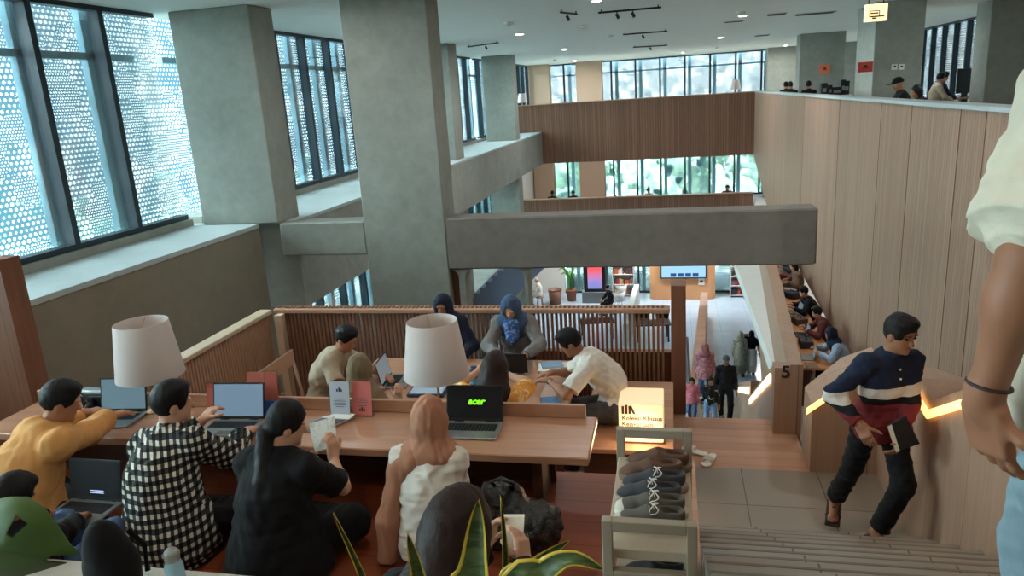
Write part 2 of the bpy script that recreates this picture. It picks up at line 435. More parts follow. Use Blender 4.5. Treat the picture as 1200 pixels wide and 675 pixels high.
    if feet is not None:
        for q in (0, 1):
            if knees is not None: kn[q], an[q] = V3(*knees[q]), V3(*feet[q][:3])
            else: kn[q], an[q] = ik(hp[q], feet[q][:3], .42*s, .41*s, kpole[q])
            body.rc(hp[q], kn[q], .074*s, .052*s, .04); body.rc(kn[q], an[q], .050*s, .034*s, .03)
            c_ = kn[q]*.68+an[q]*.32; bk = unit(np.cross(np.cross(an[q]-kn[q], hp[q]-kn[q]), an[q]-kn[q])+1e-6)
            body.ell(c_+bk*.012*s, V3(.050, .050, .10)*s, basis(an[q]-kn[q], V3(.2, .9, .2)), .03)
            fd = unit(V3(*feet[q][3:6])) if len(feet[q]) > 3 else V3(0, 1, 0)
            body.rc(an[q]-V3(0, 0, .03)*s-fd*.035*s, an[q]-V3(0, 0, .045)*s+fd*.13*s, .036*s, .027*s, .03)
            for ti, off in enumerate((-.026, -.012, .002, .014, .025)):
                sidev = np.cross(fd, V3(0, 0, 1)); p0 = an[q]-V3(0, 0, .052)*s+fd*.12*s+sidev*off*s
                body.rc(p0, p0+fd*(.055-.6*abs(off))*s, .013*s, .011*s, .008)
    if build: blob('body', body, h, skin, t)
    # ---- clothing
    if top:
        sd = SDF(); g = top.get('g', .016); torso(sd, g, top.get('w', 1.05), True)
        if top.get('loose'): sd.rc(mid, pel-V3(0, 0, .03)*s, (.17*wide+g)*s*.82, (.165*wide+g)*s*top['loose'], .06)
        if top.get('len'):                                  # long tunic or dress
            L = top['len']; sd.rc(pel, pel+V3(0, 0, -L)*s, (.16+g)*s, top.get('flare', .2)*s, .06, True)
        if hem: sd.plane(pel-U*hem*s, -U, .012)
        sl = top.get('sleeve', 'long')
        for q in (0, 1):
            gr = (g*.75+.003)*s*sl_r
            if sl == 'short':
                if top.get('puff'):
                    pc = sh[q]+(el[q]-sh[q])*.66; sd.ell(pc, V3(top['puff'], top['puff'], .11)*s, basis(el[q]-sh[q], V3(.2, .9, .1)), .04); cf = sh[q]+(el[q]-sh[q])*.96; sd.rc(sh[q]+(el[q]-sh[q])*.84, cf, .058*s, .056*s, .008, True)
                e = sh[q]+(el[q]-sh[q])*top.get('sl', .72); sd.rc(sh[q], e, .050*s+gr, .052*s+gr*1.25, .035, True)
            else:
                fr = top.get('sl', .93); sd.rc(sh[q], el[q], .049*s+gr, .043*s+gr*1.15, .04)
                e = el[q]+(wr[q]-el[q])*fr; sd.rc(el[q], e, .043*s+gr*1.15, .033*s+gr, .03, True)
        if top.get('hood'): sd.ell(nb+U*.005*s-Fw*.06*s, V3(.115, .065, .075)*s, B, .03); sd.ell(nb+U*.05*s+Fw*.01*s, V3(.07, .06, .05)*s, B, .02, True)
        elif top.get('collar'): sd.rc(nb-U*.0*s, nb+U*.045*s+Fw*.008*s, .068*s, .064*s, .012, True)
        o = blob(top.get('name', 'shirt'), sd, h, topm, t, (fold, top.get('fq', 62)), len(label))
        if top.get('vis'): tag(o, top['vis'])
    if bot and feet is not None:
        sd = SDF(); g = bot.get('g', .014)
        sd.ell(pel, V3(.160*wide+g, .125+g, .12+g)*s, Bp, .05)
        if bot.get('skirt'):
            foot = (an[0]+an[1])/2; sd.rc(pel, foot+V3(0, 0, .04), (.15+g)*s, bot['skirt']*s, .05, True)
            for q in (0, 1): sd.rc(hp[q], kn[q], (.078+g)*s, (.062+g)*s, .05); sd.rc(kn[q], kn[q]*.1+an[q]*.9, (.060+g)*s, (.06+g)*s, .06, True)
        else:
            for q in (0, 1):
                sd.rc(hp[q], kn[q], (.080+g)*s, (.058+g)*s, .05); fr = bot.get('len', .93)
                sd.rc(kn[q], kn[q]+(an[q]-kn[q])*fr, (.056+g)*s, (bot.get('cuff', .044)+g)*s, .03, True)
        blob(bot.get('name', 'trousers'), sd, h, botm, t, (min(fold, .0065), 60), len(label))
    if shoe and feet is not None:
        for q in (0, 1):
            fd = unit(V3(*feet[q][3:6])) if len(feet[q]) > 3 else V3(0, 1, 0)
            sv = np.cross(fd, V3(0, 0, 1)); sd = SDF(); c = an[q]-V3(0, 0, .05)*s
            if shoe == 'sandal':
                sd.box(c+fd*.055*s-V3(0, 0, .028)*s, V3(.042, .125, .004)*s, np.array([sv, fd, np.cross(sv, fd)]), .008, .01)
                sd.rc(c+fd*.09*s-sv*.045*s-V3(0, 0, .02)*s, c+fd*.075*s+V3(0, 0, .030)*s, .009, .011, .015)
                sd.rc(c+fd*.075*s+V3(0, 0, .030)*s, c+fd*.09*s+sv*.045*s-V3(0, 0, .02)*s, .011, .009, .015)
            else:
                sd.box(c+fd*.05*s-V3(0, 0, .026)*s, V3(.036, .125, .006)*s, np.array([sv, fd, np.cross(sv, fd)]), .010, .01)
                sd.rc(c-fd*.03*s, c+fd*.13*s-V3(0, 0, .01)*s, .046*s, .032*s, .03); sd.rc(c-fd*.02*s, an[q]+V3(0, 0, .02), .045*s, .044*s, .03, True)
            blob('sandal' if shoe == 'sandal' else 'shoe', sd, max(.006, h*.8), shoem, t)
    # ---- hair and head cover
    n0 = None
    if hair in ('short', 'crop', 'long', 'pony', 'bob'):
        sd = SDF(); v = .004 if hair == 'crop' else .014
        sd.ell(hc+hu*.034*s-hf*.010*s, V3(.078+v*.6, .097+v*.5, .096+v)*s, HM, .02)
        if hair == 'short': sd.ell(hc+hu*.10*s+hf*.035*s, V3(.070, .062, .034)*s, HM, .03)
        sd.ell(hc+hf*.112*s-hu*.035*s, V3(.080, .075, .098)*s, HM, .014, True)
        if hair in ('short', 'crop'):
            sd.plane(hc-hu*.062*s-hf*.03*s, -hu+hf*.55, .02)
            for q in (-1, 1): sd.ell(hc+hr*.088*s*q-hu*.022*s+hf*.008*s, V3(.024, .030, .040)*s, HM, .01, True)
        if hair == 'long':
            L = hairlen or .42
            p0 = hc-hf*.055*s+hu*.01*s; p1 = nb-Fw*.085*s; p2 = nb-U*L*s-Fw*(.10+bend)*s
            sd.rc(p0, p1, .085*s, .085*s, .05); sd.rc(p1, p2, .088*s, .060*s, .05)
            for q in (-1, 1): sd.rc(hc+hr*.062*s*q-hf*.01*s, nb+R*.085*q*s-Fw*.05*s, .045*s, .055*s, .05); sd.rc(nb+R*.085*q*s-Fw*.05*s, p2+R*.05*q*s+U*.04, .055*s, .03*s, .05)
        if hair == 'bob':
            for q in (-1, 0, 1): sd.rc(hc+hr*.05*s*q-hf*.045*s, hc+hr*.05*s*q-hf*.05*s-hu*.12*s, .055*s, .048*s, .04)
        if hair == 'pony':
            sd.rc(hc-hf*.05*s, hc-hf*.095*s-hu*.05*s, .06*s, .036*s, .03)
            p1 = hc-hf*.105*s-hu*.06*s; p2 = nb-Fw*.125*s-U*.10*s; p3 = nb-Fw*(.135+bend)*s-U*.30*s
            sd.rc(p1, p2, .046*s, .052*s, .02); sd.rc(p2, p3, .052*s, .022*s, .03)
        blob('hair', sd, hh, hairm, t, (.0035, 190, (1, 1, .3)) if hh < .012 else None, 5)
    elif hair in ('hijab', 'hijab_back'):
        sd = SDF()
        sd.ell(hc+hu*.014*s-hf*.012*s, V3(.098, .114, .122)*s, HM, .03)
        sd.rc(hc-hu*.05*s-hf*.01*s, nb+Fw*.012*s, .094*s, .105*s, .06)
        sd.ell(nb-U*.015*s+Fw*.01*s, V3(.185, .135, .085)*s, B, .05)
        sd.ell(nb-U*.10*s+Fw*.055*s, V3(.14, .075, .14)*s, B, .05)
        sd.ell(hc+hf*.115*s-hu*.010*s, V3(.060, .066, .090)*s, HM, .02, True)
        blob('headscarf', sd, hh, hairm, t, (.006, 95, (1, 1, .55)), 9)
    elif hair == 'cap':
        sd = SDF(); sd.ell(hc+hu*.035*s-hf*.006*s, V3(.086, .104, .098)*s, HM, .02); sd.plane(hc+hu*.022*s, -hu, .008)
        sd.ell(hc+hf*.13*s+hu*.032*s, V3(.068, .075, .010)*s, HM, .02)
        blob('cap', sd, hh, hairm, t)
    if face:
        for q in (-1, 1):
            sd = SDF(); sd.ell(hc+hf*.0815*s+hr*.033*s*q+hu*.010*s, V3(.015, .011, .0075)*s, HM)
            blob('eye', sd, .0025, face, t)
            sd = SDF(); sd.rc(hc+hf*.094*s+hr*.016*s*q+hu*.034*s, hc+hf*.082*s+hr*.052*s*q+hu*.034*s, .004*s, .003*s, .004); blob('eyebrow', sd, .0025, hairm if hair == 'short' else MAT['hair'], t)
        sd = SDF()
        for q in (-1, 1): sd.rc(hc+hf*.0925*s-hu*.058*s, hc+hf*.083*s-hu*.058*s+hr*.021*s*q, .0065*s, .004*s, .004)
        blob('lips', sd, .003, MAT['lip'], t)
    return t, dict(hc=hc, nb=nb, sh=sh, el=el, wr=wr, kn=kn, an=an, HM=HM)
def loc2(t, w):
    """eye-relative world point -> the thing's local frame"""
    L, rz = ORG[t.name] if not isinstance(t, tuple) else t
    d = np.asarray(w, float)-np.array(L); c, s = math.cos(-rz), math.sin(-rz)
    return V3(d[0]*c-d[1]*s, d[0]*s+d[1]*c, d[2])
def wl(loc, rz, w): return loc2((Vector(loc), rz), w)
# ---------------------------------------------------------------- materials of the place
EXPOSURE = 0.48
MAT = {}
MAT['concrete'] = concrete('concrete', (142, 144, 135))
MAT['concrete_beam_shaded'] = concrete('beam_concrete_shaded', (118, 110, 101))  # same concrete, darkened: shade on the beam put into its colour
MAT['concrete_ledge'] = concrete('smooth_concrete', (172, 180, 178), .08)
MAT['wall_brown'] = concrete('brown_plaster', (130, 122, 106), .14)
MAT['white'] = plain('white_paint', (205, 203, 196), .7, .04, 3)
MAT['ceiling'] = plain('ceiling_paint', (228, 230, 224), .85, .03, 2)
MAT['oak'] = wood('oak_slats', (140, 107, 88), (168, 135, 112), .085, 'z', 1.2, .04, .55, .55, .55)
MAT['oak_panel'] = wood('oak_panel', (146, 114, 93), (170, 136, 113), .6, 'z', 1.2, .006, .5, .25, .5)
MAT['redwood'] = wood('reddish_slats', (106, 74, 57), (138, 100, 79), .11, 'z', 1.0, .05, .55, .55, .5)
MAT['brownwood'] = wood('brown_panel', (112, 72, 52), (136, 92, 68), .5, 'z', 1.0, .004, .5, .3, .5)
MAT['table'] = wood('table_wood', (158, 112, 86), (186, 140, 112), .45, 'x', .8, .0, .30, .25, .5, .5)
MAT['redfloor'] = wood('red_floorboards', (116, 56, 32), (146, 76, 46), .22, 'x', .7, .008, .45, .5, .4, .3)
MAT['woodfloor'] = wood('floor_boards', (168, 122, 94), (194, 150, 124), .14, 'x', .9, .015, .4, .5, .55)
MAT['darkwood'] = wood('dark_wood', (62, 38, 28), (86, 54, 38), .3, 'x', 1.0, .004, .5, .3, .5)
MAT['slat'] = plain('slat_wood', (132, 92, 70), .5, .15, 14)
MAT['rail'] = plain('rail_wood', (176, 136, 110), .5, .12, 10)
MAT['black'] = plain('black_plastic', (24, 25, 27), .45)
MAT['frame'] = plain('dark_frame', (30, 44, 52), .4, .1, 5)
MAT['post'] = plain('blue_grey_steel', (150, 190, 206), .5, .08, 5)
MAT['steel'] = plain('grey_steel', (150, 152, 150), .35, .06, 6, .5, .6)
MAT['dimgrey'] = plain('dim_grey', (110, 112, 110), .6)
MAT['brass'] = plain('brass', (176, 140, 100), .35, .05, 6, .5, .7)
MAT['paper'] = plain('paper', (226, 224, 216), .8, .03)
MAT['bluegrey'] = plain('blue_grey_paint', (92, 100, 116), .6, .06, 4)
MAT['orange'] = plain('orange_wall', (206, 150, 104), .6, .05, 2)
MAT['glass'] = glass('window_glass')
MAT['glow'] = emit('warm_led', (255, 190, 105), 1.9, (230, 200, 160))
MAT['glow2'] = emit('warm_led_soft', (255, 225, 180), 1.5, (235, 215, 185))
def tile(name, rgb, sx, sy, ox=0, oy=0, rough=.4, joint=.008):
    t = NT(name); c = lin(rgb); v = t.coord(); x, y, z = t.sep(v); n = t.noise(v, 3, 5); n2 = t.noise(v, 40, 3)
    def j(q, s, o):
        f = t.math('FRACT', t.math('DIVIDE', t.math('ADD', q, 100*s-o), s)); return t.math('LESS_THAN', t.math('MINIMUM', f, t.math('SUBTRACT', 1.0, f)), joint/s/2)
    e = t.math('MAXIMUM', j(x, sx, ox), j(y, sy, oy))
    col = t.mix(t.math('ADD', t.math('MULTIPLY', n, .7), t.math('MULTIPLY', n2, .3)), rgba([q*.84 for q in c]), rgba([q*1.16 for q in c]))
    return t.done(t.mix(e, col, rgba([q*.3 for q in c])), rough, .4)
def perforated():
    t = NT('perforated_panel'); v = t.coord(); x, y, z = t.sep(v); u = t.math('ADD', x, y)
    def hexd(p):
        def cell(o):
            a = t.math('SUBTRACT', t.math('FRACT', t.math('ADD', t.math('DIVIDE', u, p), o)), .5)
            b = t.math('SUBTRACT', t.math('FRACT', t.math('ADD', t.math('DIVIDE', z, p*1.732), o)), .5)
            a = t.math('MULTIPLY', a, p); b = t.math('MULTIPLY', b, p*1.732)
            return t.math('SQRT', t.math('ADD', t.math('MULTIPLY', a, a), t.math('MULTIPLY', b, b)))
        return t.math('MINIMUM', cell(0.0), cell(.5))
    cv = t.coord('Object', (1, 1, 1))
    nz = t.noise(cv, 1.5, 2, .5, .5); nb = t.noise(cv, 4.5, 1, .5)
    sel = t.ramp(t.math('ADD', t.math('MULTIPLY', nz, .72), t.math('MULTIPLY', nb, .28)), [(.0, 0.0), (.485, 1.0)], 'CONSTANT')
    rbig = t.ramp(t.noise(cv, 2.4, 1), [(.35, .016), (.62, .027)])
    big = t.math('LESS_THAN', hexd(.078), rbig)
    small = t.math('LESS_THAN', hexd(.044), .0110)
    hole = t.mix(sel, small, big)
    di = t.new('ShaderNodeBsdfDiffuse'); di.inputs[0].default_value = rgba(lin((84, 112, 128)))
    tl = t.new('ShaderNodeBsdfTranslucent'); tl.inputs[0].default_value = rgba(lin((46, 68, 76)))
    mx = t.new('ShaderNodeMixShader'); mx.inputs[0].default_value = .55; t.l.new(di.outputs[0], mx.inputs[1]); t.l.new(tl.outputs[0], mx.inputs[2])
    tr = t.new('ShaderNodeBsdfTransparent'); m2 = t.new('ShaderNodeMixShader')
    t.l.new(hole, m2.inputs[0]); t.l.new(mx.outputs[0], m2.inputs[1]); t.l.new(tr.outputs[0], m2.inputs[2]); t.l.new(m2.outputs[0], t.o.inputs[0])
    return t.m
MAT['perf'] = perforated()
MAT['tile'] = tile('stone_tile', (132, 122, 110), .62, .6, -.465, .345)
MAT['tile_step'] = tile('stone_steps', (128, 118, 106), .62, 50, -.325, 20)
MAT['tile_pale'] = tile('pale_tile', (176, 172, 160), .6, .6)
MAT['hallfloor'] = tile('hall_floor', (164, 180, 194), 1.2, 1.2, 0, 0, .22, .006)
# ---------------------------------------------------------------- floors, ceiling, big walls
XW, XE, YF, ZC = -7.2, 9.0, 40.0, 1.44
def sbox(name, label, mat, *b, cat='wall', bev=0.0):
    return struct(name, MB().box(*b, bev=bev), mat, label, cat)
sbox('floor', 'pale glossy tiled floor of the entrance hall at the bottom', MAT['hallfloor'], XW-.3, XE, -4.2, YF, -10.1, -9.9, cat='floor')
sbox('ground', 'paved ground outside the building', plain('paving', (200, 204, 196), .9), -60, 60, -30, 110, -10.6, -10.15, cat='ground')
sbox('ceiling', 'flat white ceiling of the top floor', MAT['ceiling'], XW-.3, XE+.2, -4.2, YF+.2, ZC, ZC+.2, cat='ceiling')
sbox('wall_back', 'plain wall behind the photographer', MAT['white'], XW-.3, XE, -4.2, -4.0, -9.9, ZC)
sbox('wall_left', 'brown grey plastered wall under the left window ledge', MAT['wall_brown'], XW-.3, -6.0, -4.0, 9.79, -9.9, -1.66)
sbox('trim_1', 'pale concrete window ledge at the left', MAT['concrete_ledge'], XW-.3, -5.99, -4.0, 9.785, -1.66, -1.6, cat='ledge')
sbox('trim_2', 'concrete ledge beam under the windows beyond the first column', MAT['concrete'], XW-.3, -5.52, 10.0, 32.26, -2.95, -1.65, cat='ledge')
sbox('wall_left', 'brown wall block under the long ledge behind the ledge column', MAT['wall_brown'], XW-.2, -5.53, 10.0, ax(365, 345, -5.52).y, -9.9, -2.95)
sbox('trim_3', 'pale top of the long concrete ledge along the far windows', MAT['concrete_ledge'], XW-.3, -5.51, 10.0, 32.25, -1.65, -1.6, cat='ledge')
sbox('trim_4', 'concrete ledge beam along the middle floor windows', MAT['concrete'], XW-.3, -5.52, 10.0, 32.26, -7.2, -5.9, cat='ledge')
for n, (a, b) in enumerate(((-4, 9.79), (10.0, 32.2))):
    sbox('trim_%d' % (5+n), ['low concrete curb under the nearest left window', 'low concrete curb under the far left windows'][n], MAT['concrete'], XW-.28, XW+.12, a, b, -1.6, -1.5, cat='curb')
def column(label, x0, x1, y0, y1, z0, z1, m='concrete'):
    return struct('column', MB().box(x0, x1, y0, y1, z0, z1, bev=.012), MAT[m], label, 'column')
column('thick concrete column standing on the left window ledge', -6.92, -5.67, 9.79, 10.43, -1.6, ZC)
column('tall bare concrete column in the middle left, holding the big beam', -4.33, -3.12, 9.79, 10.32, -9.9, ZC)
column('concrete column behind the tall middle one, only its edge showing', -6.9, -5.72, 19.5, 20.3, -9.9, ZC)
column('pale concrete column on the long ledge before the far balcony', -6.75, -5.62, 27.2, 27.9, -9.9, ZC)
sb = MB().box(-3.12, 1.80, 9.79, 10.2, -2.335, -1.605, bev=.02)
struct('beam', sb, MAT['concrete_beam_shaded'], 'massive free concrete beam crossing the hall', 'beam')
struct('beam', MB().box(-5.67, -4.33, 9.79, 10.2, -2.1, -1.605, bev=.02), MAT['concrete'], 'short concrete beam joining the ledge column and the tall column', 'beam')
# fins with rounded top corners under the beam
def fin(x0, x1, label):
    m = MB(); r = .14; z = -2.335; out = [(x0, -9.9), (x1, -9.9), (x1, z-r)]
    out += [(x1+r-r*math.cos(t), z-r+r*math.sin(t)) for t in (PI/8, PI/4, 3*PI/8, PI/2)]
    out += [(x0-r+r*math.cos(t), z-r+r*math.sin(t)) for t in (PI/2, 3*PI/8, PI/4, PI/8)]+[(x0, z-r)]
    m.prism(out, 'y', 9.85, 10.15); struct('trim_7', m, MAT['concrete'], label, 'fin')
p = ay(538, 330, 9.85); q = ay(545.5, 330, 9.85); fin(p.x, q.x, 'narrow concrete upright under the beam beside the brown panel')
p = ay(614.5, 330, 9.85); q = ay(618.5, 330, 9.85); fin(p.x, q.x, 'thin concrete upright under the beam, right of the grey stair')
p = ay(523, 330, 9.95); q = ay(540, 330, 9.95)
sbox('wall_panel', 'brown wooden panel between the tall column and the narrow upright', MAT['brownwood'], p.x, q.x, 9.95, 10.1, -9.9, -2.34)
# floors of the levels
def slab(name, label, x0, x1, y0, y1, z, th=.3, m='white', cat='floor'): return sbox(name, label, MAT[m], x0, x1, y0, y1, z-th, z, cat=cat)
slab('floor_upper', 'top floor slab behind the far balcony', XW, XE, 32.41, YF, -1.5)
slab('floor_upper', 'top floor slab at the right behind the oak wall', 3.5, XE, 2.2, 32.41, -1.5)
slab('floor_middle', 'middle floor slab behind the far balcony', XW, XE, 32.41, YF, -5.7)
slab('floor_middle', 'middle floor slab at the right with the long desk', 2.0, XE, 11.6, 32.41, -5.7)
# far balconies
def balcony(z1, z0, label, capl):
    struct('wall_far', MB().box(XW, 3.32, 32.26, 32.41, z0, z1), MAT['redwood'], label, 'parapet')
    struct('trim_8', MB().box(XW, 3.32, 32.2, 32.45, z1, z1+.04), MAT['rail'], capl, 'cap')
balcony(-.46, -2.97, 'reddish slatted balcony wall of the top floor, far side', 'thin cap on the upper far balcony')
balcony(-4.57, -7.1, 'reddish slatted balcony wall of the middle floor, far side', 'thin cap on the lower far balcony')
# tall oak wall on the right
w = MB(); w.prism([(2.2, -.47), (32.4, -.47), (32.4, -2.97), (27.5, -4.39), (20.6, -4.95), (14.8, -5.3), (2.2, -5.8)], 'x', 3.32, 3.5)
struct('wall_right', w, MAT['oak'], 'tall wall of pale oak slats along the right side', 'wall')
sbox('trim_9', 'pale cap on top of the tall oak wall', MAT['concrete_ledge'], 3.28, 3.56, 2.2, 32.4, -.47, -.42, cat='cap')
for i, yy in enumerate((5.6, 7.6, 9.0, 9.75, 11.6, 13.2, 16.3, 20.5)):
    sbox('trim_10', 'dark upright joint in the oak wall, number %s from the near end' % ['one', 'two', 'three', 'four', 'five', 'six', 'seven', 'eight'][i], MAT['brownwood'], 3.314, 3.33, yy, yy+.014, -5.2, -.47, cat='joint')
# columns and walls of the top right floor, far columns
for lab, a in (('pale column with an orange notice behind the oak wall', (4.36, 5.83, 28.2, 29.0)), ('dark grey column with two thermostats behind the oak wall', (4.25, 5.22, 17.8, 19.4)),
               ('dark column at the right edge behind the standing person', (7.15, 8.3, 19.7, 20.6)), ('pale column by the far windows above the balcony corner', (4.46, 5.87, 38.2, 38.9)), ('narrow pale column beyond the orange notice column', (7.68, 8.45, 38.0, 38.8))):
    column(lab, a[0], a[1], a[2], a[3], -5.7, ZC)
for x0, x1, lab in ((-7.15, -6.1, 'beige column at the left end of the far windows'), (-4.72, -3.42, 'second beige column along the far windows')):
    struct('column', MB().box(x0, x1, 38.6, 39.3, -9.9, ZC), plain('beige_plaster', (178, 152, 130), .8, .05, 2), lab, 'column')
# ---------------------------------------------------------------- windows
WN = [0]
def window(label, axis, pl, a0, a1, z0, z1, step, outw, first=None, transom=None, ext=(0, 0)):
    """axis 'y': a window in the plane x = pl running along y; axis 'x': plane y = pl"""
    WN[0] += 1
    mid = (a0+a1)/2; loc = (pl, mid, z0) if axis == 'y' else (mid, pl, z0)
    t = thing('window_%d' % WN[0], label, 'window', loc, 0, None, 'structure')
    def bx(m, d0, d1, a, b, c, d, mi=0):
        d0, d1 = (pl+outw*d0, pl+outw*d1); d0, d1 = min(d0, d1), max(d0, d1)
        m.box(d0, d1, a, b, c, d, mi) if axis == 'y' else m.box(a, b, d0, d1, c, d, mi)
    m = MB(); bx(m, -.05, .09, a0, a1, z0, z0+.07); bx(m, -.05, .09, a0, a1, z1-.06, z1); m.build('window_frame', MAT['frame'], t)
    xs = []; p = first if first is not None else a0+step*.5
    while p < a1-.02:
        if p > a0: xs.append(p)
        p += step
    for p in xs:
        m = MB(); bx(m, -.06, .10, p-.045, p+.045, z0+.07, z1-.06); m.build('mullion', MAT['frame'], t)
    e = [a0]+xs+[a1]
    for i in range(len(e)-1):
        m = MB(); bx(m, .03, .045, e[i]+.03, e[i+1]-.03, z0+.07, z1-.06); m.build('pane', MAT['glass'], t)
    m = MB()
    for p in xs: bx(m, .40, .50, p+.16, p+.33, z0-.2, z1+.3)
    if transom is not None: bx(m, .40, .50, a0, a1, transom-.045, transom+.045)
    m.build('screen_post', MAT['post'], t)
    m = MB(); d = pl+outw*.56
    a0 -= ext[0]; a1 += ext[1]
    vs = [(d, a0, z0-.2), (d, a1, z0-.2), (d, a1, z1+.4), (d, a0, z1+.4)] if axis == 'y' else [(a0, d, z0-.2), (a1, d, z0-.2), (a1, d, z1+.4), (a0, d, z1+.4)]
    m.add(vs, [(0, 1, 2, 3)]); m.build('perforated_screen', MAT['perf'], t)
    return t
window('nearest tall window with perforated screen at the left', 'y', XW, -4.0, 9.79, -1.5, ZC, 1.13, -1, 7.6-1.13*10, .86, (0, .32))
window('tall window with perforated screen between ledge column and tall column', 'y', XW, 10.43, 19.5, -1.5, ZC, 1.12, -1, 10.9, .86, (.32, .4))
window('dense mullioned window between the tall column and the far ledge column', 'y', XW, 20.3, 27.2, -1.5, ZC, 1.12, -1, 20.9, .86, (.4, .35))
window('last window of the left facade beside the far balcony', 'y', XW, 27.9, 39.9, -1.5, ZC, 1.12, -1, 28.4, .86, (.35, 0))
window('left window of the middle floor under the long ledge', 'y', XW, 10.0, 32.2, -5.9, -2.95, 1.12, -1, 10.3)
window('left window of the ground floor under the middle ledge', 'y', XW, 10.0, 32.2, -9.85, -7.2, 1.12, -1, 10.3)
window('far window of the top floor above the slatted balcony', 'x', YF, XW, XE, -1.5, ZC, 1.24, 1, -8.0+1.24, .86)
window('far window of the middle floor between the two balconies', 'x', YF, XW, XE, -5.7, -1.8, 1.24, 1, -8.0+1.24)
window('right facade window of the top floor beyond the dark column', 'y', XE, 20.7, 39.9, -1.5, ZC, 1.1, 1, 20.9)
# solid stretches closing the shell
sbox('wall_right_facade', 'plain outer wall on the right side', MAT['white'], XE, XE+.2, -4.0, 20.7, -9.9, ZC)
sbox('wall_right_facade', 'outer wall under the right facade window', MAT['white'], XE, XE+.2, 20.7, YF, -9.9, -1.5)
sbox('wall_left_far', 'left outer wall behind the far balconies', MAT['white'], XW-.2, XW, 32.2, YF, -9.9, -1.5)
# ground floor far wall
sbox('wall_far_ground', 'white wall at the left end of the hall', MAT['white'], XW, -5.35, 36.0, 36.2, -9.9, -6.0)
sbox('wall_far_ground', 'wall strip above the ground floor windows', MAT['white'], XW, XE, 36.0, 36.2, -7.0, -6.0)
sbox('wall_far_ground', 'white wall at the right end of the hall', MAT['white'], 3.6, XE, 36.0, 36.2, -9.9, -7.0)
window('ground floor window between the white wall and the oak wall', 'x', 36.05, -5.35, 3.6, -9.9, -7.0, 1.1, 1, -4.95)
cw = MB(); pts = []
for cx_, a_ in ((1.55, 0), (-.65, 90)):
    pass
def rounded(x0, x1, y0, y1, r, n=5):
    o = []
    for cx_, cy_, s in ((x0+r, y0+r, 180), (x1-r, y0+r, 270), (x1-r, y1-r, 0), (x0+r, y1-r, 90)):
        for i in range(n+1):
            a_ = math.radians(s+90*i/n); o.append((cx_+r*math.cos(a_), cy_+r*math.sin(a_)))
    return o
cw.prism(rounded(-1.07, 1.97, 34.7, 35.6, .3), 'z', -9.9, -6.0)
struct('wall_hall', cw, MAT['orange'], 'orange tan wall block with rounded corners holding the hall screen', 'wall')
# ---------------------------------------------------------------- lower deck, landing, terraces, stairs
ZD, ZT = -3.27, -2.35
sbox('floor_deck', 'boarded deck floor behind the front table', MAT['woodfloor'], -6.0, .12, 4.22, 7.45, ZD-.3, ZD, cat='floor')
sbox('floor_landing', 'wooden floor patch above the long stair', MAT['woodfloor'], .12, 1.14, 6.07, 7.1, ZD-.3, ZD, cat='floor')
sbox('floor_landing', 'grey stone tiled landing at the foot of the near stair', MAT['tile'], .12, 1.95, 4.2, 6.07, ZD-.3, ZD, cat='floor')
sbox('floor_terrace', 'red brown boarded terrace where people sit at the front table', MAT['redfloor'], -6.0, .10, 2.47, 4.22, -3.57, ZT, cat='floor')
sbox('floor_terrace', 'pale tiled patch of the terrace at the left', MAT['tile_pale'], -6.0, -2.86, 2.47, 3.35, ZT, ZT+.006, cat='floor')
sbox('floor_tier', 'pale tiled tier nearest the photographer at the left', MAT['tile_pale'], -6.0, .10, 1.0, 2.47, -3.57, -1.95, cat='floor')
sbox('floor_top', 'tiled top floor under the photographer', MAT['tile'], -6.0, 3.3, -4.0, 1.0, -3.57, -1.57, cat='floor')
sbox('trim_11', 'thin wooden board along the side of the terrace', MAT['woodfloor'], .10, .13, 2.3, 4.4, ZD, ZT+.02, cat='board')
st = MB()
for i in range(1, 11):
    y1 = 4.91-.304*(i-1); st.box(.13, 1.66, y1-.304 if i < 10 else 1.0, y1, -3.57, ZD+.17*i)
for i in range(1, 10): st.box(.13, 1.66, 4.91-.304*(i-1)-.045, 4.91-.304*(i-1)-.030, ZD+.17*i-.004, ZD+.17*i+.0012, 1)  # thin darker lines paint in the shading contrast at each step edge
struct('stairs', st, [MAT['tile_step'], plain('step_edge_shading', (110, 101, 91), .7)], 'near stair of grey stone steps rising to the photographer', 'stairs')
# brown wood wall at the left edge
sbox('wall_left_wood', 'brown wooden wall end at the left edge of the photo', MAT['brownwood'], -6.0, -4.66, 4.22, 4.4, -3.3, -.9)
# near handrail wall with sawtooth top
hw = MB()
hw.prism([(1.0, ZD-.3), (6.07, ZD-.3), (6.07, -2.27), (5.19, -2.05), (4.93, -2.10), (1.0, .18)], 'x', 1.66, 1.95)
struct('wall_handrail', hw, MAT['oak_panel'], 'oak handrail wall with sawtooth top beside the near stair', 'handrail wall')
he = MB(); za = ay(944, 474, 6.07).z; zb = ay(998, 438, 6.07); 
he.prism([(1.135, ZD-.3), (1.66, ZD-.3), (1.66, -2.27), (zb.x, zb.z), (1.135, za)], 'y', 6.07, 6.45)
struct('wall_handrail', he, MAT['oak_panel'], 'oak end panel of the handrail wall behind the walking boy', 'handrail wall')
def strip(label, a, b, w, th, nrm, mat='glow'):
    """LED strip lying on a wall face: a,b ends of its upper edge, w width downwards, nrm out of the wall"""
    a, b, n = Vector(a), Vector(b), Vector(nrm); d = Vector((0, 0, -w)); n = n*th; m = MB()
    m.hexa([a+n*.2, b+n*.2, b+d+n*.2, a+d+n*.2], [a+n*1.2, b+n*1.2, b+d+n*1.2, a+d+n*1.2])
    o = m.build('handrail_light_strip', MAT[mat]); return tag(o, label, 'light', 'lit strips along the handrail walls')
